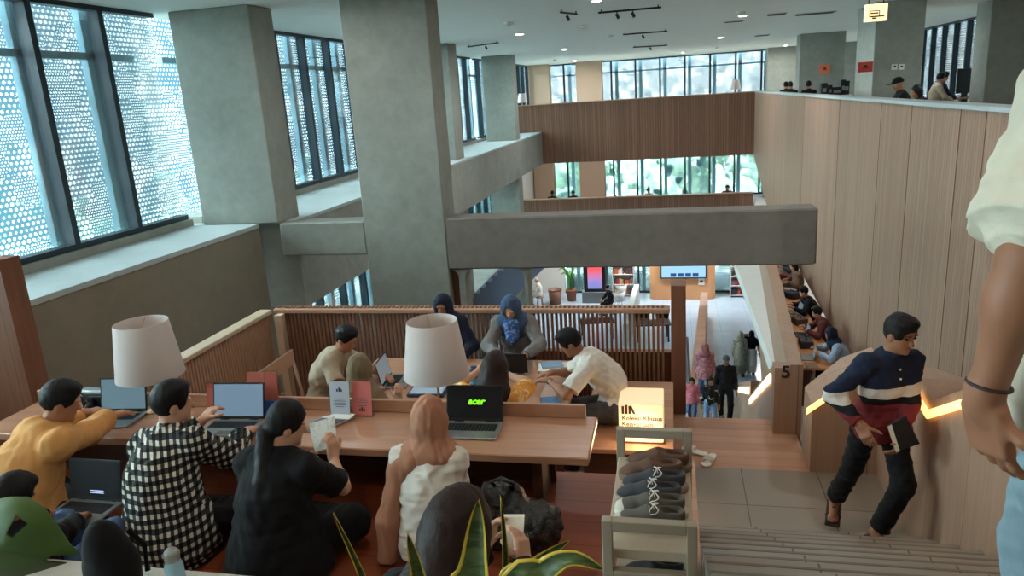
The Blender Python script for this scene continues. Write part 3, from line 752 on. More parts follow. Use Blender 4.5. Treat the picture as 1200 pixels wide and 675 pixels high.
c = ay(945, 478, 6.07); d = ay(1003, 439, 6.07); strip('glowing strip on the end panel left of the walking boy', c+Vector((0, -.002, -.0)), d+Vector((0, -.002, 0)), .055, .012, (0, -1, 0))
strip('glowing sloped strip right of the walking boy', (1.648, 4.93, -2.17), (1.648, 3.45, -1.31), .062, .012, (-1, 0, 0))
strip('short level glowing strip behind the walking boy', (1.648, 5.21, -2.14), (1.648, 4.94, -2.17), .062, .012, (-1, 0, 0))
strip('glowing strip falling steeply behind the boy shoulder', (1.648, 5.95, -2.33), (1.648, 5.22, -2.14), .062, .012, (-1, 0, 0))
# long stair down to the hall
def sx(y, x0, k=.06): return x0+k*(y-6.9)
ls = MB(); yy = 7.1; z = ZD
for i in range(30):
    z2 = ZD-(i+1)*.1477; a, b = yy+.317*i, yy+.317*(i+1)
    ls.hexa([(sx(a, .05, .045), a, z2-.5), (sx(a, 1.2), a, z2-.5), (sx(b, 1.2), b, z2-.5), (sx(b, .05, .045), b, z2-.5)], [(sx(a, .05, .045), a, z2), (sx(a, 1.2), a, z2), (sx(b, 1.2), b, z2), (sx(b, .05, .045), b, z2)])
zl = ZD-30*.1477; yl = yy+.317*30
ls.hexa([(sx(yl, .05, .045), yl, -9.9), (2.0, yl, -9.9), (2.0, 18.0, -9.9), (sx(18, .05, .045), 18.0, -9.9)], [(sx(yl, .05, .045), yl, zl), (2.0, yl, zl), (2.0, 18.0, zl), (sx(18, .05, .045), 18.0, zl)])
for i in range(14):
    z2 = zl-(i+1)*.1477; a, b = 18.0+.317*i, 18.0+.317*(i+1)
    if z2 > -9.89: ls.hexa([(sx(a, .05, .045), a, -9.9), (2.0, a, -9.9), (2.0, b, -9.9), (sx(b, .05, .045), b, -9.9)], [(sx(a, .05, .045), a, z2), (2.0, a, z2), (2.0, b, z2), (sx(b, .05, .045), b, z2)])
struct('stairs', ls, MAT['tile'], 'long stair going down to the entrance hall', 'stairs')
zz = MB()
def zzpoly(pts, x0, x1):
    """outline (y,z) swept between two skewed planes"""
    A = [(sx(y, x0), y, z) for y, z in pts]; B = [(sx(y, x1), y, z) for y, z in pts]; n = len(pts)
    zz.add(A+B, [tuple(range(n-1, -1, -1)), tuple(range(n, 2*n))]+[(i, (i+1) % n, n+(i+1) % n, n+i) for i in range(n)])
zzpoly([(6.95, -2.63), (11.4, -4.83), (11.45, -4.62), (17.6, -7.15), (17.65, -9.8), (14, -8.6), (7.2, -5.0), (6.95, -4.6)], .93, 1.2)
struct('wall_handrail', zz, MAT['oak_panel'], 'oak handrail wall with sawtooth top along the long stair', 'handrail wall')
strip('glowing strip along the near run of the long stair', (sx(7.05, .918), 7.05, -2.76), (sx(11.3, .918), 11.3, -4.86), .10, .012, (-1, .06, 0), 'glow2')
strip('glowing strip along the far run of the long stair', (sx(11.6, .918), 11.6, -4.78), (sx(17.2, .918), 17.2, -7.1), .13, .012, (-1, .06, 0), 'glow2')
pf = MB(); pf.box(.925, 1.175, 6.78, 6.95, ZD, -2.60); pf.box(1.06, 1.175, 6.78, 6.95, -2.60, -2.565)
post5 = tag(pf.build('numbered_post', MAT['oak_panel']), 'oak end post marked with a dark 5 at the top of the long stair', 'post')
text_obj('5', .17, ay(921, 436.5, 6.775), (1, 0, 0), (0, 0, 1), MAT['black'], post5, 'number', .002, .003)
# middle floor parapet (splayed) beside the desk
def mx_(y): return 1.85+.073*(y-12.2)
pp = [(12.0, -4.6), (28, -4.6), (28, -6.7), (17.5, -9.0), (12.0, -9.9)]
m = MB(); n = len(pp)
m.add([(mx_(y), y, z) for y, z in pp]+[(mx_(y)+.24, y, z) for y, z in pp], [tuple(range(n-1, -1, -1)), tuple(range(n, 2*n))]+[(i, (i+1) % n, n+(i+1) % n, n+i) for i in range(n)])
struct('wall_middle', m, MAT['oak_panel'], 'pale oak parapet of the middle floor beside the long desk', 'parapet')
# low wall in the hall beside the foot of the stair
m = MB(); m.hexa([(.45, 21, -9.9), (.83, 21, -9.9), (1.5, 32, -9.9), (1.2, 32, -9.9)], [(.45, 21, -8.8), (.83, 21, -8.8), (1.5, 32, -8.8), (1.2, 32, -8.8)])
struct('wall_low', m, MAT['woodfloor'], 'low wooden wall in the hall beside the stair foot', 'low wall')
# ---------------------------------------------------------------- daylight and sky
wd = bpy.data.worlds.new('sky'); C_ = bpy.context.scene; C_.world = wd; wd.use_nodes = True
wt = wd.node_tree; bg = wt.nodes['Background']
tc = wt.nodes.new('ShaderNodeTexCoord'); sp = wt.nodes.new('ShaderNodeSeparateXYZ'); wt.links.new(tc.outputs['Generated'], sp.inputs[0])
cr = wt.nodes.new('ShaderNodeValToRGB'); wt.links.new(sp.outputs[2], cr.inputs[0])
cr.color_ramp.elements[0].position = 0.0; cr.color_ramp.elements[0].color = (.84, .95, 1, 1); cr.color_ramp.elements[1].position = .6; cr.color_ramp.elements[1].color = (.74, .91, 1, 1)
wt.links.new(cr.outputs[0], bg.inputs[0]); bg.inputs[1].default_value = SKY = 2.6
def area(name, loc, rot, sx_, sy_, power, col=(1, 1, 1), portal=False):
    l = bpy.data.lights.new(name, 'AREA'); l.shape = 'RECTANGLE'; l.size = sx_; l.size_y = sy_; l.energy = power; l.color = col
    o = bpy.data.objects.new(name, l); C.objects.link(o); o.location = (loc[0], loc[1], loc[2]+E); o.rotation_euler = rot
    if portal: l.cycles.is_portal = True
    return o
area('portal', (XW-.75, 3, 0), (0, -PI/2, 0), 3.4, 14, 1, portal=True)
area('portal', (XW-.75, 25, -.2), (0, -PI/2, 0), 3.4, 30, 1, portal=True)
area('portal', (XW-.75, 21, -6), (0, -PI/2, 0), 8, 23, 1, portal=True)
area('portal', (1, YF+.8, -3), (PI/2, 0, PI) if False else (-PI/2, 0, 0), 17, 9, 1, portal=True)
area('portal', (XE+.8, 30, 0), (0, PI/2, 0), 3.4, 19, 1, portal=True)
def sun(name, az_, el, strength, angle, col):
    l = bpy.data.lights.new(name, 'SUN'); l.energy = strength; l.angle = angle; l.color = col
    o = bpy.data.objects.new(name, l); C.objects.link(o); o.location = (0, 0, E+20)
    d = Vector((math.sin(az_)*math.cos(el), math.cos(az_)*math.cos(el), math.sin(el))); o.rotation_euler = d.to_track_quat('Z', 'Y').to_euler(); return o
sun('sun', math.radians(-102), math.radians(24), 42.0, math.radians(70), (.70, .93, 1.0))
def lamp(loc, power, col=(1.0, .86, .70), r=.12, name='ceiling_lamp_light'):
    l = bpy.data.lights.new(name, 'AREA'); l.shape = 'DISK'; l.size = r*2; l.energy = power; l.color = col
    o = bpy.data.objects.new(name, l); C.objects.link(o); o.location = (loc[0], loc[1], loc[2]+E); return o
# ---------------------------------------------------------------- front table, railings, benches
TT = -1.95
t = thing('low_table', 'long low wooden table where the front row of readers sit', 'table', (-2.4, 3.9, ZT))
MB().box(-4.55, -.46, 3.66, 4.20, TT-.05, TT, bev=.006).build('tabletop', MAT['table'], t)
MB().box(-4.55, -.53, 4.17, 4.20, TT, TT+.085, bev=.004).build('back_rim', MAT['table'], t)
MB().box(-4.5, -.72, 4.08, 4.12, ZT, TT-.05).build('modesty_panel', MAT['darkwood'], t)
for x in (-4.4, -2.6, -.78): MB().box(x-.03, x+.03, 3.80, 4.08, ZT, TT-.05).build('leg', MAT['darkwood'], t)
def slats(m, a, b, axis, pos, z0, z1, step, w=.03, d=.055):
    n = int((b-a)/step)
    for i in range(n):
        c = a+step*(i+.5)
        if axis == 'x': m.box(c-w/2, c+w/2, pos-d/2, pos+d/2, z0, z1)
        else: m.box(pos-d/2, pos+d/2, c-w/2, c+w/2, z0, z1)
t = thing('slat_railing', 'long dark wooden slat railing behind the second table', 'railing', (-2.2, 7.31, ZD))
m = MB(); slats(m, -4.40, -.06, 'x', 7.31, ZD, -2.15, .0475, .023, .05); m.build('slat_panel', MAT['slat'], t)
MB().box(-4.42, -.03, 7.24, 7.38, -2.215, -2.165, bev=.008).build('top_rail', MAT['rail'], t)
MB().box(-4.36, -4.28, 7.14, 7.24, ZD, -2.21).build('corner_post', plain('pale_wood', (206, 184, 158), .5, .08), t)
t = thing('slat_railing', 'slat railing running back along the brown wall at the left', 'railing', (-4.50, 5.9, ZD))
m = MB(); slats(m, 4.46, 7.30, 'y', -4.50, ZD, -2.20, .0475, .024, .05); m.build('slat_panel', MAT['rail'], t)
MB().box(-4.58, -4.43, 4.45, 7.24, -2.215, -2.165, bev=.008).build('top_rail', plain('pale_rail', (196, 176, 150), .5, .08), t)
MB().box(-4.53, -4.46, 4.45, 7.3, ZD, ZD+.06).build('base_rail', MAT['rail'], t)
pa, pb = ay(786, 345, 7.30), ay(803.5, 345, 7.30)
t = thing('wooden_post', 'tall dark brown post at the right end of the slat railing', 'post', ((pa.x+pb.x)/2, 7.22, ZD))
MB().box(pa.x, pb.x, 7.16, 7.40, ZD, ay(794, 335, 7.16).z, bev=.006).build('shaft', MAT['brownwood'], t)
zb_ = ay(740, 411, 7.62).z
sbox('wall_low', 'brown boarded wall just behind the right half of the slat railing', MAT['brownwood'], -1.75, .0, 7.58, 7.68, -5.2, zb_)
t = thing('reading_table', 'second wooden table with books behind the front table', 'table', (-1.9, 6.1, ZD))
MB().box(-2.98, -.86, 5.52, 6.72, -2.57, -2.53, bev=.006).build('tabletop', MAT['table'], t)
for x in (-2.9, -.95):
    for y in (5.62, 6.62): MB().box(x-.035, x+.035, y-.035, y+.035, ZD, -2.57).build('leg', MAT['darkwood'], t)
def bench(label, x0, x1, y0, y1, z, mat='woodfloor'):
    t = thing('bench', label, 'bench', ((x0+x1)/2, (y0+y1)/2, ZD))
    MB().box(x0, x1, y0, y1, z-.045, z, bev=.005).build('seat', MAT[mat], t)
    m = MB(); m.box(x0+.04, x1-.04, y0+.05, y1-.05, ZD, z-.045); m.build('base', MAT['darkwood'], t)
bench('wide wooden bench end under the glowing cube lamp', -.78, .0, 5.52, 7.0, -2.85)
bench('wooden bench in front of the second table where the girl sits', -2.75, -.95, 4.72, 5.14, -2.80)
bench('wooden bench behind the second table along the railing', -2.75, -1.0, 6.86, 7.2, -2.80)
bench('small wooden seat at the left end of the second table', -3.55, -3.06, 5.5, 6.5, -2.82)
t = thing('chair', 'brown chair back beside the man in the beige shirt', 'chair', (-3.62, 5.9, ZD))
for y in (5.62, 6.2):
    m = MB(); m.tube([(-3.60, y, ZD), (-3.60, y, -2.7), (-3.66, y, -2.32)], .016, 8); m.build('leg', MAT['rail'], t, True)
m = MB(); m.box(-3.665, -3.64, 5.6, 6.22, -2.42, -2.26, bev=.008); m.build('backrest', MAT['rail'], t)
# ---------------------------------------------------------------- table lamps
shade_m = NT('lamp_shade_fabric'); _c = lin((188, 178, 174))
shade_m.b.inputs['Transmission Weight'].default_value = 0; shade_m.b.inputs['Subsurface Weight'].default_value = .0
shade_m.bump(shade_m.noise(shade_m.coord(), 300, 2), .1, .001); MAT['shade'] = shade_m.done(_c, .85, .2)
def table_lamp(label, u, v0, v1, y, rb, rt, z0=TT):
    p = ay(u, v0, y); q = ay(u, v1, y); x = (p.x+q.x)/2; zb, zt = p.z+.02, q.z-.01
    t = thing('table_lamp', label, 'lamp', (x, y, z0), 0, 'table lamps')
    MB().lathe([(0, 0), (.085, 0), (.085, .012), (.02, .02), (.0, .022)], (x, y, z0), 24).build('base', MAT['brass'], t, True)
    MB().tube([(x, y, z0+.015), (x, y, zt-.06)], .008, 10).build('pole', MAT['brass'], t, True)
    m = MB(); m.lathe([(rb, zb), (rt, zt), (rt-.004, zt), (rb-.004, zb), (rb, zb)], (x, y, 0), 48); m.build('lamp_shade', MAT['shade'], t, True)
    m = MB(); m.lathe([(.0, zt-.10), (.022, zt-.12), (.03, zt-.16), (.016, zt-.19), (.014, zt-.22)], (x, y, 0), 14); m.build('bulb', plain('bulb_glass', (235, 230, 215), .2), t, True)
    m = MB()
    for k in range(3):
        a = 2*PI*k/3; m.tube([(x, y, zt-.06), (x+math.cos(a)*(rt-.003), y+math.sin(a)*(rt-.003), zt-.012)], .003, 6)
    m.build('shade_spider', MAT['brass'], t)
table_lamp('white shaded table lamp at the left by the plaid shirt man', 171, 443, 376, 4.10, .222, .172)
table_lamp('white shaded table lamp in the middle behind the brown headscarf', 509, 443, 374, 4.10, .205, .155)
# ---------------------------------------------------------------- laptops
def disp(name, rgb, st): return emit(name, rgb, st, [q*.25 for q in rgb])
def laptop(label, loc, rz, dm, w=.35, d=.235, tilt=18, col='grey', cat='laptop', silver=True, keys=True, group='open laptops'):
    t = thing('laptop', label, cat, loc, rz, group)
    bm = MAT['steel'] if silver else MAT['black']
    MB().box(-w/2, w/2, -d/2, d/2, 0, .016, bev=.004).build('base', bm, t, world=False)
    if keys:
        m = MB(); kw = (w-.05)/14
        for r in range(5):
            for k in range(14): m.box(-w/2+.025+k*kw+.001, -w/2+.025+(k+1)*kw-.002, d/2-.035-(r+1)*.019+.001, d/2-.035-r*.019-.001, .016, .0185)
        m.build('keyboard', MAT['black'] if silver else MAT['dimgrey'], t, world=False)
        MB().box(-.05, .05, -d/2+.012, -d/2+.07, .016, .0166).build('touchpad', MAT['dimgrey'], t, world=False)
    a = math.radians(tilt); T = Matrix.Translation((0, d/2-.004, .016)) @ Matrix.Rotation(-a, 4, 'X')
    m = MB(); m.T = T; m.box(-w/2, w/2, -.004, .004, .004, d, bev=.003); lid = m.build('screen', MAT['black'], t, world=False)
    m = MB(); m.T = T; m.box(-w/2+.010, w/2-.010, -.0052, -.0038, .022, d-.010); m.build('display', dm, lid, world=False)
    for sx_ in (-.1, .1):
        m = MB(); m.tube([(sx_-.03, d/2-.002, .016), (sx_+.03, d/2-.002, .016)], .006, 8); m.build('hinge', MAT['black'], t, True, world=False)
    return t, T
def ltxt(t, T, s, size, x, z, mat, name='lettering', shear=0, bold=0.0):
    L, rz = ORG[t.name]; R = Matrix.Translation(L) @ Matrix.Rotation(rz, 4, 'Z') @ T
    o = R @ Vector((x, -.0056, z)); r = R.to_3x3() @ Vector((1, 0, 0)); u = R.to_3x3() @ Vector((0, 0, 1))
    lid = [c for c in t.children if c.name.startswith('screen')][0]
    return text_obj(s, size, o, r, u, mat, lid, name, .0002, bold, 'CENTER', 1.0, shear)
lz = TT+.001
t1, T1 = laptop('open laptop with pale blue screen in front of the orange hoodie', (-3.68, 3.90, lz), .10, disp('screen_pale', (104, 134, 146), .55), .34, .235, 14)
ltxt(t1, T1, 'hp', .02, 0, .0125, MAT['paper'])
t2, T2 = laptop('open laptop with blue grey screen in front of the plaid shirt', (-2.77, 3.84, lz), .06, disp('screen_blue', (116, 142, 164), .6), .36, .24, 16)
t3, T3 = laptop('open silver laptop with black screen and green lettering', (-1.20, 3.93, lz), 0.02, disp('screen_black', (8, 9, 12), .2), .36, .225, 16)
ltxt(t3, T3, 'acer', .058, .01, .125, emit('green_letters', (120, 235, 30), 1.1), 'logo', .25, .0016)
# ---------------------------------------------------------------- small things on the front table
def stand_card(label, u0, u1, vb, vt, y, rgb, rgb2=None, lines=True, lean=.16):
    a, b = ay(u0, vb, y), ay(u1, vb, y); zt = ay((u0+u1)/2, vt, y).z; h = zt-TT; w = b.x-a.x; x0 = a.x
    t = thing('sign_stand', label, 'sign', ((a.x+b.x)/2, y, TT), 0, 'acrylic table signs')
    def quad(m, xa, xb, za, zb, off, th=.003):
        def P(x, z, o): return (x, y+lean*(z-TT)-o, z+.0)
        m.hexa([P(xa, za, off), P(xb, za, off), P(xb, za, off-th), P(xa, za, off-th)], [P(xa, zb, off), P(xb, zb, off), P(xb, zb, off-th), P(xa, zb, off-th)])
    m = MB(); quad(m, x0, x0+w, TT+.002, TT+h, 0, .004); m.build('holder', MAT['clear'], t)
    m = MB(); m.box(x0, x0+w, y-.004, y+.06, TT+.0005, TT+.004); m.build('foot', MAT['clear'], t)
    if rgb2:
        m = MB(); quad(m, x0+.006, x0+w*.56, TT+h*.05, TT+h*.96, .004, .002); m.build('leaflet', plain('leaf', rgb, .6, .05), t)
        m = MB(); quad(m, x0+w*.58, x0+w-.006, TT+h*.05, TT+h*.96, .004, .002); m.build('leaflet', plain('leaf', rgb2, .6, .05), t)
    else:
        m = MB(); quad(m, x0+.005, x0+w-.005, TT+h*.05, TT+h*.96, .004, .002); m.build('leaflet', plain('leaf', rgb, .6, .05), t)
    if lines:
        m = MB()
        for k, (f0, f1, ww) in enumerate(((.50, .515, .5), (.45, .465, .6), (.40, .415, .55), (.35, .365, .6), (.30, .315, .4))): quad(m, x0+w*(.5-ww/2), x0+w*(.5+ww/2), TT+h*f0, TT+h*f1, .0055, .001)
        m.build('printed_lines', plain('ink', (90, 92, 100), .7), t)
        m = MB(); zc_ = TT+h*(.70 if lines == 1 else .16)
        for dx, hh_ in ((-.10, .07), (0, .11), (.10, .07)): quad(m, x0+w*(.5+dx-.035), x0+w*(.5+dx+.035), zc_, zc_+h*hh_, .0055, .001)
        m.build('emblem', plain('ink_dark', (40, 40, 50), .7), t)
    return t
MAT['clear'] = glass('clear_acrylic', (.94, .97, .97), .05)
stand_card('bluish white leaflet stand on the table left of the pink one', 387, 411, 486, 448, 4.06, (182, 188, 200), None, 1)
stand_card('pink red leaflet stand on the table right of the white one', 412.5, 437, 485, 448, 4.09, (206, 112, 104), None, 2)
stand_card('small red leaflet stand behind the blue grey laptop screen', 243, 267, 482, 450, 4.09, (186, 92, 72), None, 0)
stand_card('large double leaflet stand in red with a blue lower half', 291, 328, 482, 437, 4.12, (190, 100, 82), (182, 92, 80), 0)
q0, q1 = ay(301, 479, 4.05), ay(330, 462, 4.05)
tb = thing('booklet', 'blue booklet standing at the foot of the double leaflet stand', 'booklet', ((q0.x+q1.x)/2, 4.05, TT))
m = MB(); m.hexa([(q0.x, 4.03, TT+.002), (q1.x, 4.03, TT+.002), (q1.x, 4.04, TT+.002), (q0.x, 4.04, TT+.002)], [(q0.x, 4.07, TT+.10), (q1.x, 4.07, TT+.10), (q1.x, 4.08, TT+.10), (q0.x, 4.08, TT+.10)]); m.build('cover', plain('blue_cover', (40, 78, 148), .5), tb)
def flat_book(name, label, cat, c, w, d, th, rz, cover, pages=None, group=None, z=None):
    t = thing(name, label, cat, c, rz, group)
    m = MB(); m.box(-w/2, w/2, -d/2, d/2, 0, th*.14); m.box(-w/2, w/2, -d/2, d/2, th*.86, th); m.box(-w/2, -w/2+.004, -d/2, d/2, 0, th); m.build('cover', cover, t, world=False)
    MB().box(-w/2+.004, w/2-.004, -d/2+.004, d/2-.004, th*.14, th*.86).build('pages', pages or MAT['paper'], t, world=False)
    return t
c = az(392, 494, TT)
flat_book('book', 'dark book lying on the table behind the held paper', 'book', (c.x, c.y, TT+.001), .15, .21, .022, -.5, MAT['bluegrey'])
tn = thing('notepad', 'white triangular folded paper lying on a dark book', 'paper', (c.x+.02, c.y+.01, TT+.024), -.5)
m = MB(); m.prism([(-.09, -.06), (.09, .02), (.06, .10), (-.05, .04)], 'z', 0, .004); m.build('sheet', MAT['paper'], tn, world=False)
c = az(372, 500, TT); flat_book('book', 'small teal book at the left of the held paper', 'book', (c.x, c.y, TT+.001), .10, .15, .016, .3, plain('teal', (110, 150, 150), .5))
# tangle of black gear beside the first laptop
tg = thing('headphones', 'black headphones and cable beside the pale blue laptop', 'headphones', (-4.04, 3.98, TT+.001))
m = MB(); m.tube([(-4.15, 3.98, TT+.05)]+[(-4.04-.11*math.cos(a), 3.98+.02*math.sin(a), TT+.05+.11*math.sin(a)) for a in [PI*k/10 for k in range(1, 10)]]+[(-3.93, 3.98, TT+.05)], .009, 8); m.build('headband', MAT['black'], tg, True)
for x in (-4.15, -3.93):
    sd = SDF(); sd.ell((x, 3.98, TT+.048), (.024, .04, .045)); blob('ear_cup', sd, .006, MAT['black'], tg, world=True)
m = MB(); m.tube([(-3.98, 3.94, TT+.006), (-3.93, 3.86, TT+.006), (-3.97, 3.80, TT+.006), (-3.92, 3.74, TT+.006)], .004, 6); m.build('cable', MAT['black'], tg, True)
tc_ = thing('camera', 'silver and black camera standing on the table edge behind the hoodie', 'camera', (-4.02, 4.10, TT+.001))
MB().box(-4.08, -3.88, 4.06, 4.13, TT+.001, TT+.11, bev=.012).build('body', MAT['black'], tc_)
MB().box(-4.08, -3.88, 4.058, 4.132, TT+.11, TT+.145, bev=.01).build('top_plate', MAT['steel'], tc_)
m = MB(); m.lathe([(.0, 0), (.035, 0), (.035, .05), (.028, .055), (.026, .04), (0, .04)], (0, 0, 0), 20)
m.v = [(-3.98+v[0], 4.06-v[2], TT+.055+v[1]) for v in m.v]; m.build('lens', MAT['black'], tc_, True)
# ---------------------------------------------------------------- things on the second table
z2 = -2.529
flat_book('book', 'open white book stack in front of the blue headscarf woman', 'book', (-.98-.12, 6.45, z2), .30, .22, .035, .15, MAT['paper'])
flat_book('book', 'light blue book lying on the white book stack', 'book', (-1.12, 6.47, z2+.0355), .20, .15, .018, .3, plain('pale_blue', (122, 154, 180), .5))
flat_book('book', 'blue paperback near the front edge of the second table', 'book', (-1.02, 5.68, z2), .15, .20, .02, .25, plain('picture_blue', (70, 112, 150), .5, .5, 18))
laptop('dark laptop seen from behind in front of the blue headscarf woman', (-1.50, 6.42, z2), PI+.05, disp('scr', (90, 96, 104), .3), .34, .23, 18, keys=True)
laptop('laptop standing sideways in front of the beige shirt man', (-2.52, 6.08, z2), PI/2+.1, disp('scr2', (150, 160, 165), .4), .34, .23, 12)
tc2 = thing('pencil_case', 'blue and white flat case on the second table behind the child', 'case', (-2.15, 5.85, z2), .05)
MB().box(-.17, .17, -.12, .12, 0, .03, bev=.008).build('tray', plain('navy_case', (34, 44, 72), .5), tc2, world=False)
MB().box(-.15, .15, -.10, .10, .03, .034).build('lid', plain('pale_lid', (176, 192, 212), .4), tc2, world=False)
tc3 = thing('printer_box', 'white and dark blue box behind the flat case', 'box', (-2.15, 6.28, z2), 0)
MB().box(-.17, .17, -.13, .13, 0, .05, bev=.006).build('body', plain('navy_case2', (40, 50, 78), .5), tc3, world=False)
MB().box(-.165, .165, -.125, .125, .05, .09, bev=.006).build('lid', plain('pale_lid2', (196, 206, 220), .5), tc3, world=False)
pt = ay(555, 428, 5.95); tp = thing('tumbler', 'dark blue drink bottle behind the lamp on the second table', 'bottle', (pt.x, 5.95, z2))
MB().lathe([(0, 0), (.036, 0), (.040, .02), (.040, .17), (.034, .19), (.034, .215), (0, .22)], (0, 0, 0), 20).build('body', plain('dark_blue_bottle', (28, 48, 72), .3), tp, True, False)
MB().lathe([(.0408, .06), (.0408, .12)], (0, 0, 0), 20).build('band', plain('cyan_band', (70, 130, 160), .4), tp, True, False)
# ---------------------------------------------------------------- glowing cube sign
tx = thing('cube_lamp', 'glowing cube sign lettered Koleksi Khusus Kejakartaan on the bench', 'sign', (-.26, 5.83, -2.848))
MB().box(-.445, -.08, 5.65, 6.0, -2.842, -2.50, bev=.006).build('light_box', emit('cube_glow', (255, 214, 158), .42, (235, 215, 185)), tx)
MB().box(-.455, -.07, 5.64, 6.01, -2.848, -2.842).build('base_plate', MAT['darkwood'], tx)
ink = plain('sign_ink', (52, 40, 32), .6)
for k_, s_ in enumerate(('Koleksi Khusus', 'Kejakartaan')): text_obj(s_, .053, (-.418, 5.648, -2.628-.053*k_), (1, 0, 0), (0, 0, 1), ink, tx, 'lettering', .0008, .0008, 'LEFT', 1.0)
m = MB()
for i, (dx, h_) in enumerate(((0, .085), (.028, .10), (.056, .085))): m.box(-.418+dx, -.418+dx+.020, 5.6465, 5.6495, -2.590, -2.590+h_*.8)
m.hexa([(-.325, 5.6465, -2.590), (-.305, 5.6465, -2.590), (-.305, 5.6495, -2.590), (-.325, 5.6495, -2.590)], [(-.357, 5.6465, -2.52), (-.337, 5.6465, -2.516), (-.337, 5.6495, -2.516), (-.357, 5.6495, -2.52)])
m.build('book_icon', ink, tx)
l = bpy.data.lights.new('cube_light', 'POINT'); l.energy = 5; l.color = (1, .72, .42); l.shadow_soft_size = .12
o = bpy.data.objects.new('cube_light', l); C.objects.link(o); o.parent = tx; o.location = (-.0, -.30, .12)
# ---------------------------------------------------------------- shoe rack and shoes
t = thing('shoe_rack', 'pale grey wooden shoe rack at the top of the near stair', 'rack', (-.095, 2.92, ZT))
grey = plain('grey_wood', (150, 138, 120), .6, .10, 9); MAT['rackwood'] = grey
for nm, y in (('end_frame', 2.51), ('end_frame', 3.31)):
    m = MB(); x0, x1 = -.275, .085
    for x in (x0, x1-.04): m.box(x, x+.04, y, y+.04, ZT, -1.60, bev=.003)
    m.box(x0+.04, x1-.04, y, y+.04, -1.645, -1.60, bev=.003); m.box(x0+.04, x1-.04, y, y+.04, -2.20, -2.16, bev=.003)
    if y < 3: m.box(x0+.04, x1-.04, y, y+.04, -1.86, -1.82, bev=.003)
    m.build(nm, grey, t)
SH = -1.745
MB().box(-.265, .075, 2.55, 3.31, SH-.045, SH, bev=.003).build('shelf', plain('pale_shelf', (176, 160, 138), .55, .08, 8), t)
MB().box(-.265, .075, 2.55, 3.31, -2.16, -2.13, bev=.003).build('shelf', grey, t)
def shoe(label, x, y, z, rz, up, sole, lace=None, cap=None, style='low', s=1.0, group=None, name='shoe'):
    t = thing(name, label, 'shoe', (x, y, z), rz, group)        # toe points to -x
    sd = SDF(); hgt = .028*s
    sd.rc((-.100*s, 0, .016*s), (-.02*s, .004*s, .016*s), .045*s, .045*s, .02); sd.rc((-.02*s, .004*s, .016*s), (.105*s, 0, .016*s), .043*s, .039*s, .03)
    sd.plane((0, 0, .030*s), (0, 0, 1), .004); sd.plane((0, 0, .001), (0, 0, -1), .002)
    blob('sole', sd, .004, sole, t)
    sd = SDF()
    sd.ell((-.092*s, 0, .030*s), (.046*s, .037*s, .026*s), None, .02)
    sd.rc((-.075*s, 0, .036*s), (.00*s, 0, .058*s), .032*s, .034*s, .03); sd.rc((.0*s, 0, .050*s), (.098*s, 0, .050*s), .036*s, .031*s, .03)
    top = .092 if style == 'low' else .075
    sd.rc((.05*s, 0, .06*s), (.098*s, 0, (top-.02)*s), .032*s, .029*s, .02)
    sd.plane((-.0*s, 0, .018*s), (0, 0, -1), .004)
    sd.rc((.015*s, 0, .105*s), (.10*s, 0, .088*s), .024*s, .022*s, .012, False, True); sd.rc((.055*s, 0, .08*s), (.09*s, 0, .05*s), .020*s, .019*s, .01, False, True)
    sd.plane((0, 0, (top+.006)*s), (0, 0, 1), .006)
    u_ = blob('upper', sd, .0038, up, t)
    if cap is not None:
        sd = SDF(); sd.ell((-.101*s, 0, .032*s), (.0405*s, .0375*s, .026*s), None, .01); sd.plane((-.088*s, 0, .03), (1, 0, .25), .004); sd.plane((0, 0, .020*s), (0, 0, -1), .003)
        blob('toe_cap', sd, .0036, cap, t)
    if lace is not None:
        m = MB()
        for k in range(5):
            f = k/4; xx = -.058*s+.062*s*f; zz_ = (.066+.030*f)*s; w = .020*s
            m.tube([(xx, -w, zz_-.006), (xx+.006, 0, zz_+.002), (xx+.010, w, zz_-.006)], .0022, 6); m.tube([(xx, w, zz_-.006), (xx+.006, 0, zz_+.003), (xx+.010, -w, zz_-.006)], .0022, 6)
        for sg in (-1, 1):
            m.tube([(.012*s, 0, .100*s)]+[(.012*s+.018*math.sin(a)*s, sg*(.008+.016*(1-math.cos(a)))*s, (.098-.016*(a/PI))*s) for a in (.6, 1.4, 2.2, 3.0, 3.8)], .0022, 6)
            m.tube([(.012*s, 0, .100*s), (.0, sg*.025*s, .095*s), (-.01*s, sg*.036*s, .065*s)], .0022, 6)
        m.build('laces', lace, t, True, False)
    return t
white_r = plain('white_rubber', (190, 182, 166), .6, .12, 30); canvas = cloth('grey_canvas', (84, 80, 72)); dkgrey = cloth('dark_grey_fabric', (62, 62, 66)); brown = plain('brown_suede', (92, 66, 52), .8, .2, 40); lacew = plain('lace_white', (206, 202, 194), .8)
shoe('grey canvas shoe with white toe cap, nearest on the rack', -.095, 2.71, SH, .03, canvas, white_r, lacew, white_r, 'low', 1.07)
shoe('grey canvas shoe behind the nearest one on the rack', -.095, 2.81, SH, .0, canvas, white_r, lacew, white_r, 'low', 1.07)
shoe('dark grey running shoe in the middle of the rack', -.105, 2.915, SH, -.03, dkgrey, plain('beige_sole', (150, 132, 116), .6), lacew, None, 'low', 1.04)
shoe('dark grey running shoe behind its twin on the rack', -.085, 3.015, SH, .05, dkgrey, plain('beige_sole2', (140, 122, 106), .6), lacew, None, 'low', 1.04)
shoe('brown suede shoe third from the far end frame', -.10, 3.115, SH, .05, brown, plain('brown_sole', (120, 100, 84), .6), None, None, 'low', 1.06)
shoe('brown suede shoe at the far end of the rack', -.07, 3.215, SH, -.06, brown, plain('brown_sole2', (112, 94, 80), .6), None, None, 'low', 1.08)
blk = plain('black_shoe', (30, 30, 32), .5); 
